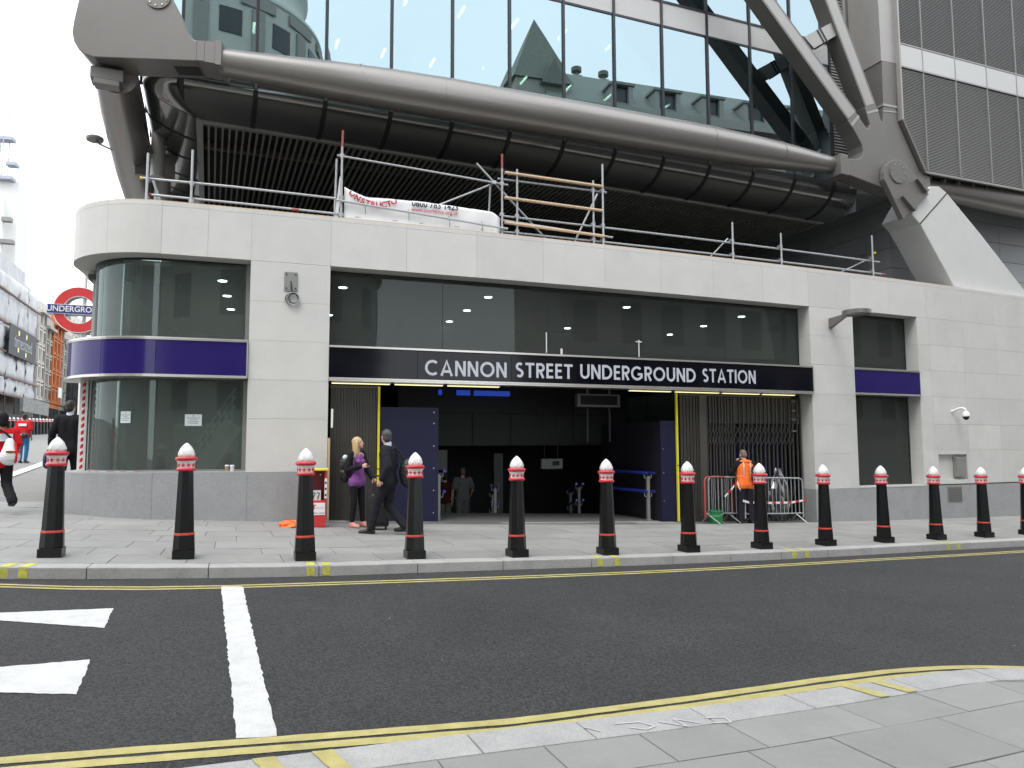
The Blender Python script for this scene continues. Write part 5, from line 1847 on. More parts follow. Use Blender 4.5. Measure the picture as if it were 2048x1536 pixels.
class Blob:
    def __init__(self):
        self.mb = MB()
    def ell(self, c, r, R=None, n=12, m=8):
        c = Vector(c)
        vs = []
        for j in range(1, m):
            ph = math.pi * j / m
            for i in range(n):
                a = 2 * math.pi * i / n
                p = Vector((r[0] * math.sin(ph) * math.cos(a), r[1] * math.sin(ph) * math.sin(a), r[2] * math.cos(ph)))
                vs.append(c + (R @ p if R else p))
        top = len(vs)
        p = Vector((0, 0, r[2]))
        vs += [c + (R @ p if R else p), c - (R @ p if R else p)]
        fs = [(j * n + i, (j + 1) * n + i, (j + 1) * n + (i + 1) % n, j * n + (i + 1) % n) for j in range(m - 2) for i in range(n)]
        fs += [(top, i, (i + 1) % n) for i in range(n)]
        b = (m - 2) * n
        fs += [(top + 1, b + (i + 1) % n, b + i) for i in range(n)]
        self.mb.faces(vs, fs)
        return self
    def cap(self, p0, r0, p1, r1, n=12):
        p0, p1 = Vector(p0), Vector(p1)
        d = p1 - p0
        if d.length < 1e-5:
            return self.ell(p0, (r0, r0, r0))
        d.normalize()
        u = d.orthogonal().normalized()
        w = d.cross(u)
        vs, rings = [], []
        for k in range(1, 4):
            a = math.pi / 2 * k / 3
            rings.append((p0 - d * r0 * math.cos(a), r0 * math.sin(a)))
        for k in range(3, 0, -1):
            a = math.pi / 2 * k / 3
            rings.append((p1 + d * r1 * math.cos(a), r1 * math.sin(a)))
        for c, r in rings:
            for i in range(n):
                t = 2 * math.pi * i / n
                vs.append(c + (u * math.cos(t) + w * math.sin(t)) * r)
        m = len(rings)
        vs += [p0 - d * r0, p1 + d * r1]
        fs = [(j * n + i, j * n + (i + 1) % n, (j + 1) * n + (i + 1) % n, (j + 1) * n + i) for j in range(m - 1) for i in range(n)]
        fs += [(m * n, (i + 1) % n, i) for i in range(n)]
        fs += [(m * n + 1, (m - 1) * n + i, (m - 1) * n + (i + 1) % n) for i in range(n)]
        self.mb.faces(vs, fs)
        return self
    def chain(self, pts, rad):
        for a, b, ra, rb in zip(pts, pts[1:], rad, rad[1:]):
            self.cap(a, ra, b, rb)
        return self
    def build(self, name, mat, parent, voxel=.012, it=4, k=1.0, fold=None):
        self.mb.v = [(v[0] * k, v[1] * k, v[2] * k) for v in self.mb.v]
        o = self.mb.build(name, mat, None)
        rm = o.modifiers.new('merge', 'REMESH')
        rm.mode = 'VOXEL'
        rm.voxel_size = voxel
        rm.use_smooth_shade = True
        sm = o.modifiers.new('smooth', 'SMOOTH')
        sm.factor = .5
        sm.iterations = it
        dg = bpy.context.evaluated_depsgraph_get()
        me = bpy.data.meshes.new_from_object(o.evaluated_get(dg))
        o.modifiers.clear()
        old = o.data
        o.data = me
        bpy.data.meshes.remove(old)
        me.name = name
        if not me.materials:
            me.materials.append(mat)
        if fold is None:
            fold = .006 if mat.name.endswith(('cloth', 'trousers', 'denim', 'jacket', 'nylon')) else 0
        if fold:                              # creases, longer across the body than up it
            seed = len(name) * 1.7 + (parent.location.x if parent else 0)
            nv = len(me.vertices)
            import numpy as np
            co, no = np.empty(nv * 3), np.empty(nv * 3)
            me.vertices.foreach_get('co', co)
            me.vertices.foreach_get('normal', no)
            co, no = co.reshape(-1, 3), no.reshape(-1, 3)
            fv = np.empty(nv)
            for i, (px, py, pz) in enumerate(co.tolist()):
                fv[i] = abs(noise.noise((px * 7 + seed, py * 7, pz * 13 + px * 6))) * 1.6 - .5 + .45 * noise.noise((px * 19, py * 19 + seed, pz * 26))
            co += no * (fv * fold)[:, None]
            me.vertices.foreach_set('co', co.ravel())
            me.update()
        me.polygons.foreach_set('use_smooth', [True] * len(me.polygons))
        o.parent = parent
        return o
def V3(*a): return Vector(a)
BASE = dict(head=(0, .02, 1.635), neck=(0, -.01, 1.47), shR=(.18, -.01, 1.425), elR=(.225, -.03, 1.14), wrR=(.225, .05, .90), shL=(-.18, -.01, 1.425), elL=(-.225, -.03, 1.14), wrL=(-.225, .05, .90), hipR=(.09, 0, .92), knR=(.095, .02, .50), anR=(.095, -.03, .09), hipL=(-.09, 0, .92), knL=(-.095, .02, .50), anL=(-.095, -.03, .09), toR=(.02, .17), toL=(-.02, .17))
def figure(label, loc, rz, h, group=None, skin=SKIN, headyaw=0, headpitch=0, vox=.010, fem=False, handR=None, handL=None, pose=None, grip=(.5, .5)):
    """one continuous body; returns root, joints and scale for dressing"""
    J = {k: Vector(v) for k, v in BASE.items() if len(v) == 3}
    T = {'R': BASE['toR'], 'L': BASE['toL']}
    for k, v in (pose or {}).items():
        if len(v) == 3: J[k] = Vector(v)
        else: T[k[-1]] = v
    k = h / 1.755
    root = thing('person', label, 'person', loc, group, rz)
    b = Blob()
    Rh = Matrix.Rotation(headyaw, 3, 'Z') @ Matrix.Rotation(headpitch, 3, 'X')
    H = J['head']
    hp = lambda x, y, z: H + Rh @ Vector((x, y, z))
    b.ell(hp(0, -.012, .015), (.076, .094, .100), Rh)
    b.ell(hp(0, .025, -.035), (.060, .066, .078), Rh)
    b.ell(hp(0, .055, -.085), (.034, .032, .026), Rh)
    b.cap(hp(0, .082, .012), .010, hp(0, .099, -.024), .013)
    b.cap(hp(-.03, .080, .022), .012, hp(.03, .080, .022), .012)
    b.ell(hp(0, .086, -.062), (.022, .012, .008), Rh)
    for s in (-1, 1):
        b.ell(hp(.078 * s, -.008, -.012), (.010, .020, .032), Rh)
    b.cap(J['neck'] + V3(0, .0, -.03), .058, hp(0, -.015, -.05), .052)
    sw = .155 if not fem else .135
    b.cap((-sw, -.01, 1.40), .062, (sw, -.01, 1.40), .062)
    for s in (-1, 1):
        b.chain([(.075 * s, -.005, 1.36), (.07 * s, 0, 1.16), (.065 * s, .005, 1.02), (.075 * s, 0, .93)], [.088, .082, .078, .090] if not fem else [.078, .066, .074, .092])
        if fem:
            b.ell((.06 * s, .075, 1.27), (.05, .05, .05))
    for sd, s in (('R', 1), ('L', -1)):
        sh, el, wr = J['sh' + sd], J['el' + sd], J['wr' + sd]
        if fem: sh.x *= .88
        b.chain([sh, el, wr], [.050, .040, .027] if not fem else [.042, .034, .023])
        hd = (handR if sd == 'R' else handL)
        hd = Vector(hd).normalized() if hd else (wr - el).normalized()
        # palm plus four fingers and a thumb, half closed
        inw = Vector((-s, .25, 0))
        inw = (inw - hd * inw.dot(hd)).normalized()      # the side the fingers curl to
        sp = hd.cross(inw).normalized()                   # across the palm
        pc = wr + hd * .055
        for q in (-.026, -.008, .010, .026):
            b.cap(wr + sp * q * .5, .019, pc + hd * .035 + sp * q, .015)
        cu = grip[0] if sd == 'R' else grip[1]
        for q, ln in ((-.028, .062), (-.009, .074), (.010, .078), (.028, .070)):
            a0 = pc + hd * .035 + sp * q
            a1 = a0 + (hd * math.cos(cu) + inw * math.sin(cu)) * ln * .45
            a2 = a1 + (hd * math.cos(cu * 2.1) + inw * math.sin(cu * 2.1)) * ln * .35
            a3 = a2 + (hd * math.cos(cu * 2.9) + inw * math.sin(cu * 2.9)) * ln * .3
            b.chain([a0, a1, a2, a3], [.0105, .0095, .009, .008])
        th0 = wr + hd * .03 + sp * .026
        th1 = th0 + (hd * .6 + sp * .5 + inw * .5).normalized() * .042
        b.chain([th0, th1, th1 + (hd * .8 + inw * .5).normalized() * .03], [.015, .012, .010])
        hp_, kn, an = J['hip' + sd], J['kn' + sd], J['an' + sd]
        b.chain([hp_, kn, an], [.082, .056, .038])
        tx, ty = T[sd]
        b.cap(an + V3(0, -.03, -.045), .036, an + V3(tx, ty - .03, -.06), .030)
    body = b.build('body', skin, root, vox, 3, k)
    for s in (-1, 1):
        e = MB()
        p = hp(.030 * s, .078, .004)
        e.lathe([(.001, -.009), (.007, -.006), (.009, 0), (.007, .006), (.001, .009)], 10, c=tuple(p * k))
        eo = e.build('eye', EYE, root, smooth=60, local=True)
        e = MB()
        p = hp(.030 * s, .0855, .004)
        e.lathe([(.001, -.004), (.0038, 0), (.001, .004)], 8, c=tuple(p * k))
        e.build('iris', IRIS, eo, smooth=60, local=True)
    e = Blob()
    e.ell(hp(0, .092, -.060), (.021, .010, .008), Rh)
    e.build('mouth', LIP, root, .004, 1, k)
    return root, J, T, k, hp, Rh
def torso(b, top=1.40, hem=.86, grow=.022, fem=False, sw=.155, flare=.02):
    b.cap((-sw, -.01, top), .062 + grow, (sw, -.01, top), .062 + grow)
    for s in (-1, 1):
        r = [.088, .084, .082, .095] if not fem else [.080, .070, .080, .100]
        b.chain([(.078 * s, -.005, 1.36), (.075 * s, 0, 1.16), (.07 * s, .005, 1.02), (.08 * s, 0, hem + .09)], [q + grow for q in r[:3]] + [r[3] + grow + flare * .5])
    b.chain([(0, .0, 1.38), (0, .004, 1.16), (0, .006, hem + .09)], [.086 + grow, .084 + grow, .092 + grow])
    b.cap((-.09, 0, hem + .08), .075 + grow + flare, (.09, 0, hem + .08), .075 + grow + flare)
def sleeves(b, J, grow=.020, short=0, fem=False):
    for sd in 'RL':
        sh, el, wr = J['sh' + sd], J['el' + sd], J['wr' + sd]
        if short:
            b.chain([sh, sh.lerp(el, short)], [.056 + grow, .054 + grow])
        else:
            w = el.lerp(wr, .92)
            b.chain([sh, el, w], [.052 + grow, .044 + grow, .034 + grow * .8])
def trousers(b, J, grow=.022, bottom=.97, waist=1.0, flare=1.0):
    b.cap((-.07, 0, waist - .06), .098 + grow * .6, (.07, 0, waist - .06), .098 + grow * .6)
    for sd in 'RL':
        hp_, kn, an = J['hip' + sd], J['kn' + sd], J['an' + sd]
        q = kn.lerp(an, bottom)
        b.chain([hp_, kn, q], [.086 + grow, .060 + grow, (.044 + grow) * flare])
def shoes(root, J, T, mat, k, high=False):
    for sd in 'RL':
        an = J['an' + sd]
        tx, ty = T[sd]
        b = Blob()
        b.cap(an + V3(0, -.035, -.05), .040, an + V3(tx * .6, ty * .55, -.05), .044)
        b.cap(an + V3(tx * .6, ty * .55, -.055), .042, an + V3(tx, ty + .02, -.062), .034)
        b.cap(an + V3(0, -.01, -.01), .046, an + V3(tx * .4, ty * .35, -.03), .040)
        b.build('shoe', mat, root, .008, 2, k)
def haircap(root, hp, Rh, mat, k, back=0, low=0, grow=.010, name='hair'):
    b = Blob()
    b.ell(hp(0, -.022, .028), (.078 + grow, .092 + grow, .094 + grow), Rh)
    b.ell(hp(0, -.05, -.02 - low), (.070 + grow, .060 + grow, .07 + grow + low), Rh)
    o = b.build(name, mat, root, .010, 2, k)
    return o

# ---- woman with the suitcase
root, J, T, k, hp, Rh = figure('blonde woman in purple top and black cardigan holding a phone beside her suitcase', (-2.90, 14.12, gz(-2.9, 14.12)), math.radians(-122), 1.67, fem=True, headyaw=math.radians(36), headpitch=math.radians(8), vox=.008, grip=(.55, .8),
    pose=dict(elR=(.235, -.05, 1.12), wrR=(.075, .20, 1.185), elL=(-.235, .03, 1.13), wrL=(-.25, .17, .93), knL=(-.11, .03, .50), anL=(-.13, .04, .09), anR=(.08, -.04, .09)), handR=(-.25, .9, .12), handL=(-.05, .75, -.4))
b = Blob()
for s in (-1, 1):
    b.chain([(.055 * s, .005, 1.35), (.06 * s, .015, 1.16), (.062 * s, .012, 1.02), (.085 * s, .005, .92), (.09 * s, .005, .865)], [.088, .084, .090, .108, .112])
    b.ell((.06 * s, .078, 1.27), (.06, .058, .058))
b.chain([(0, .01, 1.2), (0, .01, .865)], [.10, .115])
b.build('top', CL_PURPLE, root, .009, 3, k)
b = Blob()
for s in (-1, 1):
    b.chain([(.05 * s, -.045, 1.40), (.12 * s, -.03, 1.37)], [.06, .064])
    b.chain([(.132 * s, -.03, 1.36), (.128 * s, -.035, 1.16), (.14 * s, -.03, 1.0)], [.062, .056, .056])
    b.chain([(.05 * s, -.06, 1.36), (.05 * s, -.06, 1.1), (.06 * s, -.055, .95)], [.062, .062, .066])
sleeves(b, J, .014)
b.build('cardigan', CL_BLACK, root, .010, 3, k)
b = Blob(); trousers(b, J, .006, .90); b.build('leggings', CL_BLACK, root, .010, 3, k)
shoes(root, J, T, CL_PINK, k)
b = Blob()
b.ell(hp(0, -.022, .03), (.088, .104, .104), Rh)
b.ell(hp(0, -.055, -.03), (.084, .066, .10), Rh)
for s, y in ((-1, -.02), (1, -.02), (-.6, -.06), (.6, -.06), (0, -.08)):
    b.chain([hp(.07 * s, y, .02), hp(.085 * s, y - .01, -.09), hp(.08 * s, y - .015, -.20), hp(.07 * s, y - .0, -.27)], [.034, .036, .034, .016])
b.build('hair', HAIR_BLOND, root, .008, 2, k)
Rw = Matrix.Translation(root.location) @ Matrix.Rotation(root.rotation_euler.z, 4, 'Z')
def held(root, p, k=1):
    return Matrix.Translation(root.location) @ Matrix.Rotation(root.rotation_euler.z, 4, 'Z') @ (Vector(p) * k)
ph = held(root, (.02, .335, 1.22), k)
t = thing('phone', 'dark phone held up in the right hand of the blonde woman', 'phone', ph)
mb = MB(); mb.beam(ph - Vector((.05, .02, .005)), ph + Vector((.05, .02, .02)), .055, .010); mb.build('case', BLACK, t, bevel=.002)
mb = MB(); mb.beam(ph - Vector((.042, .017, -.002)), ph + Vector((.042, .017, .026)), .047, .003); mb.build('screen', BELLY, t)
def backpack(label, root, c, w, d, hh, mat, k, straps=True, extra=None, name='backpack', cat='backpack'):
    p = held(root, c, k)
    t = thing(name, label, cat, p, None, root.rotation_euler.z)
    b = Blob()
    for x in (-1, 1):
        for z in (-1, 1):
            b.ell((x * w * .22, 0, z * hh * .22), (w * .34, d * .5, hh * .34))
    b.ell((0, -d * .12, -hh * .12), (w * .46, d * .5, hh * .36))
    b.build('bag_body', mat, t, .012, 3)
    b = Blob(); b.ell((0, -d * .42, -hh * .16), (w * .33, d * .22, hh * .22)); b.build('pocket', mat, t, .010, 2)
    mb = MB(); mb.tube([(-.04, d * .2, hh * .5), (-.03, d * .2, hh * .6), (.03, d * .2, hh * .6), (.04, d * .2, hh * .5)], .009, 6); mb.build('loop', mat, t, smooth=60, local=True)
    if straps:
        for x in (-1, 1):
            mb = MB()
            mb.tube([(x * w * .3, d * .35, hh * .42), (x * .115, .20, hh * .5 + .10), (x * .13, .335, hh * .30), (x * .15, .30, 0), (x * w * .36, d * .3, -hh * .38)], .014, 6)
            mb.build('strap', mat, t, smooth=60, local=True)
    return t
BAGBLACK = M('black_bag_nylon', (.012, .012, .013), .45, var=.2, scale=12, bump=.5, bscale=25)
bp_ = backpack('shiny black backpack worn on the back of the blonde woman', root, (.03, -.23, 1.12), .30, .20, .46, BAGBLACK, k)
mb = MB()
b = Blob(); b.ell((.08, .02, .22), (.06, .05, .06)); b.build('pale_item', CL_SHIRT, bp_, .010, 2)
sx_, sy_ = -2.47, 13.92
t = thing('suitcase', 'black upright trolley suitcase with extended handle between woman and man', 'suitcase', (sx_, sy_, gz(sx_, sy_)), None, math.radians(12))
mb = MB(); mb.box((0, 0, .34), (.40, .24, .56)); mb.build('shell', BAGBLACK, t, bevel=.03, smooth=40, local=True)
mb = MB(); mb.box((0, -.13, .30), (.30, .03, .34)); mb.build('pocket', BAGBLACK, t, bevel=.012, local=True)
for x in (-.075, .075):
    mb = MB(); mb.tube([(x, .08, .60), (x, .08, .97)], .009, 8); mb.build('handle_tube', BLACK, t, local=True)
mb = MB(); mb.tube([(-.085, .08, .975), (.085, .08, .975)], .016, 10); mb.build('grip', BLACK, t, smooth=50, local=True)
mb = MB(); mb.box((0, .08, .63), (.20, .03, .018)); mb.build('collar', STAINLESS, t, local=True)
for x in (-.15, .15):
    for y in (-.07, .08):
        mb = MB(); mb.tube([(x - .014, y, .03), (x + .014, y, .03)], .03, 12); mb.build('wheel', BLACK, t, smooth=40, local=True)

# ---- man in the dark suit, striding left
root, J, T, k, hp, Rh = figure('man in dark suit and open white collar striding past and looking back at the woman', (-2.18, 13.30, gz(-2.18, 13.3)), math.radians(78), 1.83, headyaw=math.radians(-38), headpitch=math.radians(2), vox=.009, grip=(.7, .6),
    pose=dict(head=(.0, .05, 1.635), neck=(0, .02, 1.47), elL=(-.25, -.09, 1.15), wrL=(-.245, .03, .92), elR=(.24, -.02, 1.15), wrR=(.24, .12, .93), knL=(-.09, .17, .52), anL=(-.09, .26, .10), knR=(.09, .03, .49), anR=(.09, -.27, .13), toL=(-.01, .17), toR=(.01, .15)))
b = Blob(); torso(b, hem=.80, grow=.030, flare=.025); sleeves(b, J, .024); jk = b.build('jacket', CL_SUIT, root, .010, 3, k)
b = Blob()
b.cap((0, .02, 1.455), .070, (0, .01, 1.515), .064)
b.cap((0, .07, 1.44), .05, (0, .105, 1.22), .030)
b.build('shirt_collar', CL_SHIRT, root, .008, 2, k)
for s in (-1, 1):
    b = Blob(); b.chain([(.055 * s, .085, 1.46), (.055 * s, .125, 1.36), (.012 * s, .145, 1.14)], [.020, .024, .014]); b.build('lapel', CL_SUIT, root, .008, 2, k)
b = Blob(); trousers(b, J, .026, .98, flare=1.0); b.build('trousers', CL_TROUSER, root, .010, 3, k)
shoes(root, J, T, SHOE, k)
haircap(root, hp, Rh, HAIR_GREY, k)
b = Blob(); b.cap(J['el' + 'L'].lerp(J['wrL'], .9), .034, J['elL'].lerp(J['wrL'], .99), .032); b.build('cuff', CL_SHIRT, root, .008, 1, k)
p = held(root, (.10, -.30, 1.02), k)
t = thing('shoulder_bag', 'bulky black shoulder bag hanging behind the striding man', 'bag', p, None, root.rotation_euler.z)
b = Blob(); b.ell((0, 0, 0), (.15, .15, .26)); b.ell((0, -.04, -.10), (.16, .15, .18)); b.build('bag_body', BAGBLACK, t, .012, 3)
mb = MB(); mb.tube([(0, .05, .2), (-.02, .14, .38), (-.06, .22, .46), (-.10, .36, .42), (-.10, .40, .30)], .016, 6); mb.build('strap', BAGBLACK, t, smooth=60, local=True)

# ---- worker in the orange vest, seen from behind
root, J, T, k, hp, Rh = figure('worker in orange high visibility vest seen from behind, hand raised to his face', (5.52, 17.92, gz(5.52, 17.92)), math.radians(8), 1.74, headyaw=math.radians(12), headpitch=math.radians(-14), vox=.010,
    pose=dict(head=(-.02, .06, 1.62), neck=(-.01, .01, 1.47), elL=(-.33, .06, 1.20), wrL=(-.13, .17, 1.43), elR=(.26, .06, 1.15), wrR=(.14, .22, 1.10), knL=(-.11, .0, .50), anL=(-.15, -.02, .09), knR=(.10, .02, .5), anR=(.13, .0, .09)), handL=(.3, .15, .8))
b = Blob(); torso(b, hem=.82, grow=.022); sleeves(b, J, .024); b.build('pullover', CL_BLACK, root, .011, 3, k)
b = Blob()
for s in (-1, 1):
    b.chain([(.07 * s, -.01, 1.42), (.09 * s, -.005, 1.34), (.09 * s, 0, 1.16), (.09 * s, .0, 1.0), (.10 * s, -.005, .90)], [.082, .124, .124, .124, .132])
b.chain([(0, -.012, 1.38), (0, -.01, .92)], [.118, .128])
b.cap((-.12, -.015, 1.43), .062, (.12, -.015, 1.43), .062)
b.ell((0, -.075, 1.46), (.10, .06, .05))
vest = b.build('vest', CL_ORANGE, root, .010, 3, k)
for z0, z1 in ((1.10, 1.15),):
    b = Blob()
    for s in (-1, 1):
        b.ell((.09 * s, .0, 1.12), (.128, .130, .028))
    b.build('reflective_band', REFLECT, root, .009, 1, k)
for s in (-1, 1):
    b = Blob(); b.chain([(.075 * s, -.088, 1.44), (.085 * s, -.125, 1.34), (.085 * s, -.127, 1.16)], [.016, .014, .014]); b.build('reflective_band', REFLECT, root, .008, 1, k)
b = Blob(); trousers(b, J, .028, .99, flare=1.1); b.build('trousers', CL_TROUSER, root, .011, 3, k)
shoes(root, J, T, SHOE, k)
haircap(root, hp, Rh, HAIR_SHORT, k, grow=.004)
backpack('black rucksack slung on the right shoulder of the orange vest worker', root, (.20, -.22, 1.14), .26, .20, .44, BAGBLACK, k, straps=False, name='rucksack', cat='backpack')

# ---- man in black suit walking away at the corner
root, J, T, k, hp, Rh = figure('man in black suit seen from behind walking away past the rounded corner', (-9.24, 15.7, gz(-9.24, 15.7)), math.radians(14), 1.95, headyaw=math.radians(-16), vox=.010,
    pose=dict(elL=(-.27, -.05, 1.16), wrL=(-.30, .0, .92), elR=(.26, -.06, 1.16), wrR=(.27, .06, .94), knL=(-.1, -.02, .5), anL=(-.1, -.12, .1), knR=(.1, .12, .52), anR=(.1, .10, .09)))
b = Blob(); torso(b, hem=.76, grow=.036, flare=.03, sw=.165); sleeves(b, J, .028); b.build('jacket', CL_BLACK, root, .011, 3, k)
b = Blob(); b.cap((0, .0, 1.465), .070, (0, .0, 1.51), .064); b.build('shirt_collar', CL_SHIRT, root, .008, 2, k)
b = Blob(); trousers(b, J, .030, .99, flare=1.1); b.build('trousers', CL_BLACK, root, .011, 3, k)
shoes(root, J, T, SHOE, k)
haircap(root, hp, Rh, HAIR_DARK, k)
p = held(root, (-.36, .04, .66), k)
t = thing('carrier_bag', 'dark blue patterned bag carried in the left hand of the man in black', 'bag', p, None, root.rotation_euler.z)
b = Blob(); b.ell((0, 0, 0), (.07, .18, .18)); b.ell((0, 0, -.08), (.075, .17, .12)); b.build('bag_body', M('patterned_bag', (.02, .025, .09), .5, var=.5, scale=12), t, .012, 2)
mb = MB(); mb.tube([(0, -.1, .14), (.04, -.03, .25), (.04, .03, .25), (0, .1, .14)], .010, 6); mb.build('handle', BAGBLACK, t, smooth=60, local=True)

# ---- person half hidden behind him
root, J, T, k, hp, Rh = figure('person in dark plum jacket half hidden between the suited man and the white post', (-9.95, 18.0, gz(-9.95, 18.0)), math.radians(-30), 1.70, vox=.012)
b = Blob(); torso(b, hem=.80, grow=.030); sleeves(b, J, .026); b.build('jacket', CL_PLUM, root, .012, 3, k)
b = Blob(); trousers(b, J, .020, .98); b.build('trousers', CL_BLACK, root, .012, 3, k)
shoes(root, J, T, SHOE, k)
haircap(root, hp, Rh, HAIR_SHORT, k)

# ---- walker in red with the white drawstring bag, at the left edge
root, J, T, k, hp, Rh = figure('walker in red shirt and black cap at the left edge of the picture', (-8.98, 13.25, gz(-8.98, 13.25)), math.radians(52), 1.76, skin=SKIN_DARK, vox=.010,
    pose=dict(elL=(-.27, -.02, 1.15), wrL=(-.28, .14, .98), elR=(.26, -.03, 1.15), wrR=(.22, .16, 1.02), knL=(-.10, .12, .52), anL=(-.10, .10, .09), knR=(.10, -.02, .50), anR=(.10, -.34, .22), toR=(.0, .10)))
b = Blob(); torso(b, hem=.80, grow=.024, flare=.012); sleeves(b, J, .026, short=.75); b.build('shirt', CL_RED, root, .011, 3, k)
b = Blob(); trousers(b, J, .024, .99, flare=1.2); b.build('trousers', CL_BLACK, root, .011, 3, k)
shoes(root, J, T, SHOE, k)
haircap(root, hp, Rh, CL_BLACK, k, grow=.014, low=.02, name='cap')
mb = MB(); mb.box((0, -.139, 1.32), (.24, .012, .13)); mb.build('back_print', CL_SHIRT, root, local=True)
p = held(root, (.05, -.24, 1.10), k)
t = thing('drawstring_bag', 'white drawstring bag with a red cross on the back of the left walker', 'bag', p, None, root.rotation_euler.z)
b = Blob(); b.cap((0, 0, -.10), .15, (0, .02, .14), .07); b.ell((0, -.01, -.12), (.17, .11, .15)); b.build('bag_body', SHEET, t, .010, 3)
mb = MB(); mb.tube([(-.10, -.118, -.03), (0, -.146, -.03), (.10, -.118, -.03), (.15, -.06, -.03)], .017, 6); mb.build('cross_stripe', CL_RED, t, smooth=60, local=True)
mb = MB(); mb.tube([(.06, -.06, .14), (.06, -.115, .04), (.06, -.138, -.05), (.06, -.138, -.15), (.06, -.11, -.22)], .017, 6); mb.build('cross_stripe', CL_RED, t, smooth=60, local=True)
mb = MB(); mb.tube([(.02, .02, .20), (-.06, .06, .30), (-.14, .13, .36), (-.16, .24, .33)], .018, 6); mb.build('strap', CL_BLACK, t, smooth=60, local=True)

# ---- walker in red and jeans further off
root, J, T, k, hp, Rh = figure('walker in red shirt and bright blue jeans further away, white print on the back', (-17.35, 26.75, gz(-17.35, 26.75)), math.radians(5), 1.76, skin=SKIN_DARK, vox=.014,
    pose=dict(knL=(-.09, .0, .5), anL=(-.07, -.05, .09), knR=(.09, .05, .5), anR=(.06, .04, .09)))
b = Blob(); torso(b, hem=.88, grow=.030); sleeves(b, J, .030, short=.8); b.build('shirt', CL_RED, root, .014, 3, k)
b = Blob(); trousers(b, J, .014, .95); b.build('jeans', CL_JEANS, root, .014, 3, k)
shoes(root, J, T, SHOE, k)
haircap(root, hp, Rh, HAIR_DARK, k, grow=.016)
mb = MB(); mb.box((.0, -.135, 1.34), (.28, .012, .09)); mb.build('back_print', WHITE, root, local=True)
p = held(root, (.10, -.18, .96), k)
t = thing('waist_bag', 'black waist bag on the hip of the walker in blue jeans', 'bag', p, None, root.rotation_euler.z)
b = Blob(); b.ell((0, 0, 0), (.16, .09, .11)); b.build('bag_body', BAGBLACK, t, .014, 2)
mb = MB(); mb.box((-.08, -.088, .03), (.07, .01, .03)); mb.build('badge', WHITE, t, local=True)

# ---- two people going down the stairs in the dark hall
SZ = -.75
def stairs():
    for i in range(4):
        fb('stair_tread', HALLFLOOR, st, 2.3, 7.6, 2.71 + .12 * i, 2.825 + .12 * i, -1.4, -.30 - .12 * i)
    fb('lower_floor', HALLDARK, st, 1.5, 8.5, 3.2, 9.3, -1.4, SZ)
stairs()
q = FP(4.08, 4.75, SZ)
root, J, T, k, hp, Rh = figure('man in grey tee shirt seen from behind going down in the dark hall', q, math.radians(14), 1.78, vox=.012,
    pose=dict(elR=(.27, .0, 1.16), wrR=(.25, .16, 1.0), elL=(-.27, -.05, 1.15), wrL=(-.29, .02, .92)))
b = Blob(); torso(b, hem=.86, grow=.030); sleeves(b, J, .028, short=.7); b.build('shirt', CL_GREY, root, .012, 3, k)
b = Blob(); trousers(b, J, .030, .98); b.build('trousers', CL_GREY, root, .012, 3, k)
shoes(root, J, T, SHOE, k)
haircap(root, hp, Rh, HAIR_SHORT, k, grow=.003)
q = FP(3.62, 4.9, SZ)
root, J, T, k, hp, Rh = figure('person in dark red tee shirt beside the man in grey in the dark hall', q, math.radians(8), 1.64, vox=.012)
b = Blob(); torso(b, hem=.86, grow=.028); sleeves(b, J, .026, short=.7); b.build('shirt', CL_DARKRED, root, .012, 3, k)
b = Blob(); trousers(b, J, .022, .98); b.build('trousers', cloth('beige_trousers', (.15, .14, .12)), root, .012, 3, k)
shoes(root, J, T, SHOE, k)
haircap(root, hp, Rh, HAIR_DARK, k)

# ================================================================== SIDE STREET BACKGROUND
GS = math.radians(-20.6)
GX, GY = math.sin(GS), math.cos(GS)
def SP(g, q, z):
    """side street: g along it, q away from its left building line, z up"""
    qq = 22 + q
    return Vector((GX * g - GY * qq, GY * g + GX * qq, z))
def sb(name, mat, t, g0, g1, q0, q1, z0, z1, bevel=0):
    mb = MB()
    mb.fbox(SP, g0, g1, q0, q1, z0, z1)
    return mb.build(name, mat, t, bevel=bevel)
DIST_STONE = M('distant_stone', (.36, .34, .30), .8, var=.12, scale=.6)
DIST_CREAM = M('distant_cream', (.52, .50, .46), .8, var=.06, scale=.5)
DIST_ORANGE = M('orange_terracotta', (.46, .15, .055), .8, var=.14, scale=.9)
DIST_GREY = M('distant_grey', (.22, .22, .21), .8, var=.1, scale=.6)
DIST_WIN = M('distant_window', (.035, .04, .045), .25)
WRAP = M('scaffold_sheeting', (.46, .465, .475), .6, var=.24, scale=1.1, rand=.07, bump=.8, bscale=2.2, stretch=(1, 1, .35))
LEDGER = M('ledger_boards', (.13, .075, .06), .8)
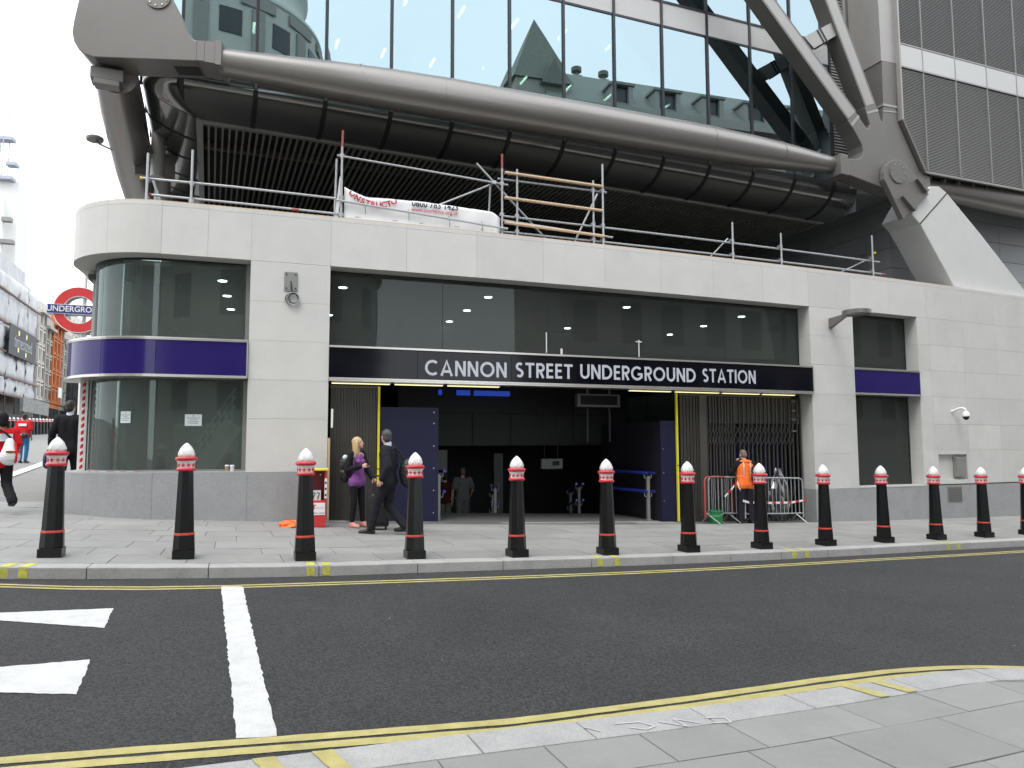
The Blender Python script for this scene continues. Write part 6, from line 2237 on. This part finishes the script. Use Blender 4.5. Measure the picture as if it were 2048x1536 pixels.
def facade_building(name, label, g0, g1, zb, ztop, mat, floors, wins, group='old street buildings at the left', cornice=True, depth=14):
    t = thing(name, label, 'building', SP(g0, 0, zb), group)
    sb('wall', mat, t, g0, g1, 0, depth, zb - 3, ztop)
    if cornice:
        sb('cornice', mat, t, g0 - .05, g1 + .05, -.7, .002, ztop - .5, ztop - .15)
        sb('parapet', mat, t, g0, g1, -.25, .3, ztop + .002, ztop + .9)
        sb('roof', DIST_GREY, t, g0 + .3, g1 - .3, 1.0, depth - 1, ztop + .004, ztop + 1.8)
    fh = (ztop - zb - 3.6) / floors
    for f in range(floors):
        z0 = zb + 3.6 + fh * f + fh * .18
        sb('string_course', mat, t, g0, g1, -.22, -.002, z0 - fh * .16, z0 - fh * .08)
        w = (g1 - g0) / wins
        for i in range(wins):
            a = g0 + w * (i + .5)
            fr = sb('window', DIST_WIN, t, a - w * .24, a + w * .24, -.03, -.004, z0, z0 + fh * .62)
            sb('window_head', mat, t, a - w * .32, a + w * .32, -.26, -.035, z0 + fh * .63, z0 + fh * .72)
            sb('sill', mat, t, a - w * .32, a + w * .32, -.24, -.035, z0 - fh * .06, z0 - .01)
            sb('pier', mat, t, g0 + w * i, g0 + w * i + w * .14, -.30, -.04, z0 - fh * .06, z0 + fh * .8)
    sb('shop_front', DIST_WIN, t, g0 + .3, g1 - .3, -.06, -.004, zb, zb + 3.0)
    return t
# the sheeted scaffold building
wr = thing('wrapped_building', 'building wrapped in white scaffold sheeting with a dark banner', 'building', SP(70, 0, 4))
sb('wall', DIST_GREY, wr, 55, 103, 1.4, 16, 0, 19)
lifts = [7.2, 9.05, 11.6, 14.5, 17.7, 19.75]
random.seed(11)
for i, (z0, z1) in enumerate(zip(lifts, lifts[1:])):
    g = 55
    while g < 103:
        g1 = min(g + 4, 103.2)
        if not (i == 2 and 89 < g < 100 and False):
            mb = MB()
            vs, n, m = [], 6, 4
            for a in range(n + 1):
                for c in range(m + 1):
                    bulge = -.10 * math.sin(math.pi * c / m) * random.uniform(.3, 1.5) + random.uniform(-.13, .13)
                    vs.append(SP(g + (g1 - g) * a / n, bulge, z0 + (z1 - z0) * c / m + .03))
            mb.faces(vs, [(a * (m + 1) + c, (a + 1) * (m + 1) + c, (a + 1) * (m + 1) + c + 1, a * (m + 1) + c + 1) for a in range(n) for c in range(m)])
            o = mb.build('sheet', WRAP, wr, smooth=30)
            md = o.modifiers.new('thickness', 'SOLIDIFY')
            md.thickness = .02
            md.offset = 1
        g = g1
    sb('ledger', LEDGER, wr, 55, 103.3, -.42, -.28, z0 - .06, z0 + .10)
for g in (84.5, 88, 91.5, 95, 98.5):
    sb('sheet', WRAP, wr, g, g + 3.4, .3, .34, 19.8, 21.6 if g < 96 else 20.4)
for g in range(56, 104, 4):
    mb = MB(); mb.tube([SP(g, .1, 3.4), SP(g, .1, 7.2)], .08, 6); mb.build('standard', LEDGER, wr)
sb('fan_netting', M('fan_netting', (.22, .22, .21), .9, var=.4, scale=3), wr, 92, 104, -1.6, -1.3, 5.6, 7.1)
sb('hoarding', HALLDARK, wr, 55, 118, -1.2, -1.0, 3.0, 5.2)
BANNERTXT = M('faded_lettering', (.30, .31, .32), .7)
bnr = thing('dark_banner', 'dark grey banner with pale lettering hung on the white sheeting', 'banner', SP(89, -.5, 11.6))
mb = MB(); mb.fbox(SP, 89.6, 100.6, -.62, -.56, 11.45, 14.6); mb.build('sheet', M('banner_charcoal', (.045, .048, .05), .7, var=.2, scale=1.5, stretch=(2, 2, .3)), bnr)
rgt = SP(1, 0, 0) - SP(0, 0, 0)
put_text('lettering', 'timesized', 2.0, BANNERTXT, bnr, SP(95.2, -.63, 13.0), rgt, (0, 0, 1), .01)
for g, z in ((93.2, 14.0), (93.2, 12.2), (96.4, 14.0), (96.4, 12.0)):
    sb('mark', YELLOWP, bnr, g - .25, g + .25, -.635, -.625, z - .25, z + .25)
# concrete core under construction, and its crane mast, far behind
cr = thing('concrete_core', 'tall pale concrete lift core rising behind the sheeted building', 'building', (-104, 150, 6))
FAR = M('far_concrete', (.66, .66, .64), .8, var=.05, scale=.15)
mb = MB(); mb.box((-108.6, 152, 30), (13, 10, 52.4), math.radians(20)); mb.build('shaft', FAR, cr)
mb = MB(); mb.box((-102.4, 147, 32), (1.2, 1.2, 40), math.radians(20)); mb.build('hoist_mast', FAR, cr)
mb = MB(); mb.box((-106.5, 146.8, 36.6), (9.4, 2, 1.2), math.radians(20)); mb.build('deck', M('ochre_deck', (.42, .33, .18), .8), cr)
for z, w in ((47.5, 3), (43, 5)):
    mb = MB(); mb.box((-101, 147, z), (w * .55, 1.5, .8), math.radians(20)); mb.build('loading_bay', DIST_GREY, cr)
cm = thing('tower_crane', 'lattice crane mast standing on top of the concrete core', 'crane', (-103, 150, 56))
LAT = M('crane_paint', (.34, .36, .42), .7)
def lat(p0, p1, r=.10):
    mb = MB(); mb.tube([p0, p1], r, 5); mb.build('lattice', LAT, cm)
cx, cy = -103.6, 148
for dx in (-.9, .9):
    for dy in (-.9, .9):
        lat((cx + dx, cy + dy, 56), (cx + dx, cy + dy, 65.5), .10)
for i in range(8):
    z = 56 + i * 1.2
    lat((cx - .9, cy - .9, z), (cx + .9, cy - .9, z + 1.2), .06)
    lat((cx + .9, cy - .9, z), (cx + .9, cy + .9, z + 1.2), .06)
for z, w, x in ((56.4, 5, cx), (64.6, 4.4, cx), (61, 2.2, cx - 2.6), (59.2, 1.8, cx + 2.4)):
    mb = MB(); mb.box((x, cy, z), (w, 2.2, .7), .2); mb.build('platform', LAT, cm)
lat((cx - 1, cy, 65), (cx - 6, cy, 76), .12)
lat((cx + .6, cy, 65.5), (cx + 1.6, cy, 71), .10)
# street fronts after it
facade_building('cream_building', 'narrow cream stone building right of the white sheeting', 103.6, 107.4, 4.0, 18.6, DIST_CREAM, 5, 2)
facade_building('stone_building', 'dark weathered stone building between the cream one and the orange one', 107.5, 111.6, 4.0, 17.2, DIST_STONE, 5, 2)
facade_building('terracotta_building', 'bright orange terracotta building in the side street', 111.7, 118.2, 4.0, 18.3, DIST_ORANGE, 5, 3)
facade_building('grey_stone_building', 'grey ornate stone building right of the orange building', 118.3, 125, 4.0, 17.0, DIST_STONE, 5, 3)
facade_building('pale_building', 'pale plain building beyond the grey ornate one', 125.1, 137, 4.0, 20.5, DIST_CREAM, 6, 3)
dg_ = thing('glass_block', 'dark glass office block with a pale grid at the end of the street', 'building', (-60.5, 105, 4))
yv = math.radians(0)
for i in range(7):
    for j in range(6):
        mb = MB(); mb.box((-63.2 + i * 1.05 + .5, 106, 4.6 + j * 1.2), (.98, .1, 1.12)); mb.build('glass_pane', M('far_dark_glass', (.06, .065, .07), .2, rand=.3) if (i, j) == (0, 0) else bpy.data.materials['far_dark_glass'], dg_)
mb = MB(); mb.box((-59.6, 112, 7), (7.5, 11.8, 9.2)); mb.build('frame', DIST_GREY, dg_)
# bollards along the far side of the street: small in the picture, so kept simple
fbp = None
for i in range(17):
    g = 66 + 1.3 * i
    p = SP(g, -5.6, 0)
    p.z = gz(p.x, p.y)
    if fbp is None:
        fbp = thing('bollard', 'small far bollard in the close row behind the walkers in red', 'bollard', p, 'far bollards in the side street')
        mb = MB(); mb.lathe([(.17, 0), (.16, .2), (.105, 1.15)], 8); mb.build('shaft', BOLLARD_BLACK, fbp, local=True)
        mb = MB(); mb.lathe([(.125, 1.14), (.135, 1.18), (.125, 1.20)], 12); mb.build('ring', BOLLARD_RED, fbp, local=True)
        mb = MB(); mb.lathe([(.118, 1.2), (.118, 1.26)], 12); mb.build('drum', BOLLARD_WHITE, fbp, local=True)
        mb = MB(); mb.lathe([(.13, 1.262), (.14, 1.29), (.13, 1.31)], 12); mb.build('ring', BOLLARD_RED, fbp, local=True)
        mb = MB(); mb.lathe([(.10, 1.312), (.11, 1.36), (.08, 1.43), (.01, 1.48)], 12); mb.build('dome', BOLLARD_WHITE, fbp, smooth=60, local=True)
    else:
        o = copy_tree(fbp)
        o.location = p
# hoarding sign on scaffold in the street
t = thing('site_sign', 'small white site sign on the scaffolding before the orange building', 'sign', SP(112, -1.4, 9))
sb('board', WHITE, t, 109.6, 111.6, -1.5, -1.42, 8.2, 9.5)
sb('bracket', DIST_GREY, t, 110.5, 110.6, -1.4, -.3, 8.8, 8.9)

# ================================================================== ACROSS THE ROAD (what the glass mirrors)
TH2 = math.radians(63.5)
RX0, RY0 = 18.9, 1.1
def QP(a, d, z):
    """row of buildings behind the photographer: a along it, d away from the road"""
    return Vector((RX0 + math.sin(TH2) * a + math.cos(TH2) * d, RY0 + math.cos(TH2) * a - math.sin(TH2) * d, z))
OPSTONE = M('opposite_stone', (.33, .32, .29), .8, var=.08, scale=.8)
SLATE = M('roof_slate', (.16, .175, .145), .7, var=.2, scale=6)
ROOFGREY = M('lead_roof', (.22, .235, .21), .6, var=.1, scale=2)
def qb(name, mat, t, a0, a1, d0, d1, z0, z1):
    mb = MB(); mb.fbox(QP, a0, a1, d0, d1, z0, z1)
    return mb.build(name, mat, t)
op = thing('dormer_building', 'stone building across the road with dormers and a pointed turret, mirrored in the glass', 'building', QP(8, -3, -1))
qb('wall', OPSTONE, op, -2.9, 36, -3, 9, -2, 20.6)
for f in range(5):
    z = 3.2 + 3.6 * f
    qb('cornice', OPSTONE, op, -3.0, 36, -3.3, -3.002, z - .55, z - .3)
    for i in range(14):
        a = -2.2 + i * 2.7
        qb('window', DIST_WIN, op, a, a + 1.3, -3.05, -3.004, z, z + 2.1)
qb('cornice', OPSTONE, op, -3.0, 36, -3.5, -3.002, 20.1, 20.6)
mb = MB()
mb.prism([(-3, 20.61), (-.4, 23.7), (6, 23.7), (9, 20.61)], lambda u, w, v: QP(w, u, v), -1.0, 36)
mb.build('roof', ROOFGREY, op)
for i in range(11):
    a = 3.0 + i * 2.9
    qb('dormer', OPSTONE, op, a, a + .28, -2.6, -.9, 20.8, 22.25)
    qb('dormer', OPSTONE, op, a + 1.2, a + 1.48, -2.6, -.9, 20.8, 22.25)
    qb('dormer', ROOFGREY, op, a - .1, a + 1.58, -2.7, -.6, 22.26, 22.4)
    qb('window', DIST_WIN, op, a + .29, a + 1.19, -2.4, -2.3, 20.8, 22.2)
# turret with pyramid roof and gabled dormer
mb = MB()
A0, A1, D0, D1 = -2.85, .75, -2.4, 1.2
q = [QP(A0, D0, 22.0), QP(A1, D0, 22.0), QP(A1, D1, 22.0), QP(A0, D1, 22.0)]
mb.faces(q + [QP((A0 + A1) / 2, (D0 + D1) / 2, 26.5)], [(0, 1, 4), (1, 2, 4), (2, 3, 4), (3, 0, 4), (3, 2, 1, 0)])
mb.build('turret_roof', SLATE, op)
qb('turret', OPSTONE, op, A0 + .15, A1 - .15, D0 + .15, D1 - .15, 20.62, 21.99)
mb = MB(); mb.prism([(-1.3, 21.7), (.2, 21.7), (-.55, 23.2)], lambda u, w, v: QP(u, w, v), D0 - .25, D0 + .9); mb.build('gable', SLATE, op)
for a in (1.9, 3.7):
    qb('chimney', OPSTONE, op, a, a + .5, .2, .8, 22.5, 24.1)
    mb = MB(); c = QP(a + .25, .5, 24.1); mb.lathe([(.14, 0), (.14, .25), (.32, .3), (.32, .55), (.1, .6)], 12, c=tuple(c)); mb.build('cowl', SLATE, op)
# rounded corner building behind the photographer
rc_ = thing('round_corner_building', 'rounded pale stone corner building across the road, mirrored in the upper glass', 'building', (2.44, -7.12, 0))
cc = (2.44, -7.12, 0)
mb = MB()
mb.lathe([(5.6, -1), (5.6, 22.4), (5.68, 22.5), (5.62, 22.7), (5.35, 22.95), (4.9, 23.5), (4.72, 23.9), (4.66, 24.3), (4.7, 24.8), (4.88, 25.1), (4.88, 25.4), (4.6, 25.5), (4.6, 30)], 48, c=cc)
mb.build('drum', M('pale_round_stone', (.55, .56, .50), .8, var=.05, scale=.6), rc_, smooth=30)
for z, r in ((3.2, 5.62), (7.2, 5.62), (11.2, 5.62), (15.2, 5.62), (20.3, 5.62), (26.2, 4.63)):
    for k in range(14 if r > 5 else 12):
        a = 2 * math.pi * k / (14 if r > 5 else 12)
        mb = MB()
        w = .5 if r > 5 else .42
        vs = []
        for u in (-w, -w / 3, w / 3, w):
            b_ = a + u / r
            for rr2 in (r - .1, r + .02):
                for zz in (z, z + (1.9 if z < 19 else 1.2)):
                    vs.append((cc[0] + rr2 * math.cos(b_), cc[1] + rr2 * math.sin(b_), zz))
        fs = []
        for i in range(3):
            p = i * 4
            fs += [(p, p + 1, p + 5, p + 4), (p + 2, p + 6, p + 7, p + 3), (p + 1, p + 3, p + 7, p + 5), (p, p + 4, p + 6, p + 2)]
        fs += [(0, 2, 3, 1), (12, 13, 15, 14)]
        mb.faces(vs, fs)
        mb.build('window', DIST_WIN, rc_)
for k in range(14):                          # flat pilasters between the drum windows
    a = 2 * math.pi * (k + .5) / 14
    mb = MB(); mb.box((cc[0] + 5.63 * math.cos(a), cc[1] + 5.63 * math.sin(a), 19.9), (.16, .62, 3.6), a); mb.build('pilaster', OPSTONE, rc_)
    mb = MB(); mb.box((cc[0] + 5.62 * math.cos(a), cc[1] + 5.62 * math.sin(a), 22.1), (.10, 1.7, .5), a); mb.build('frieze_panel', OPSTONE, rc_)
for z in (5.8, 9.8, 13.8, 17.8):
    mb = MB(); mb.lathe([(5.58, 0), (5.85, .1), (5.85, .35), (5.58, .45)], 48, c=(cc[0], cc[1], z)); mb.build('string_course', OPSTONE, rc_, smooth=30)
# plain blocks closing the street on the photographer's left
lf = thing('street_block', 'plain stone block further along on the near side of the road', 'building', (-22, -14, 0))
mb = MB(); mb.box((-24, -13, 9), (30, 14, 22), math.radians(22)); mb.build('wall', OPSTONE, lf)
for f in range(5):
    for i in range(9):
        c = Vector((-24, -13, 0)) + Matrix.Rotation(math.radians(22), 3, 'Z') @ Vector((-13 + i * 3.2, 7.02, 2.5 + f * 3.6))
        mb = MB(); mb.box(tuple(c), (1.4, .06, 2), math.radians(22)); mb.build('window', DIST_WIN, lf)
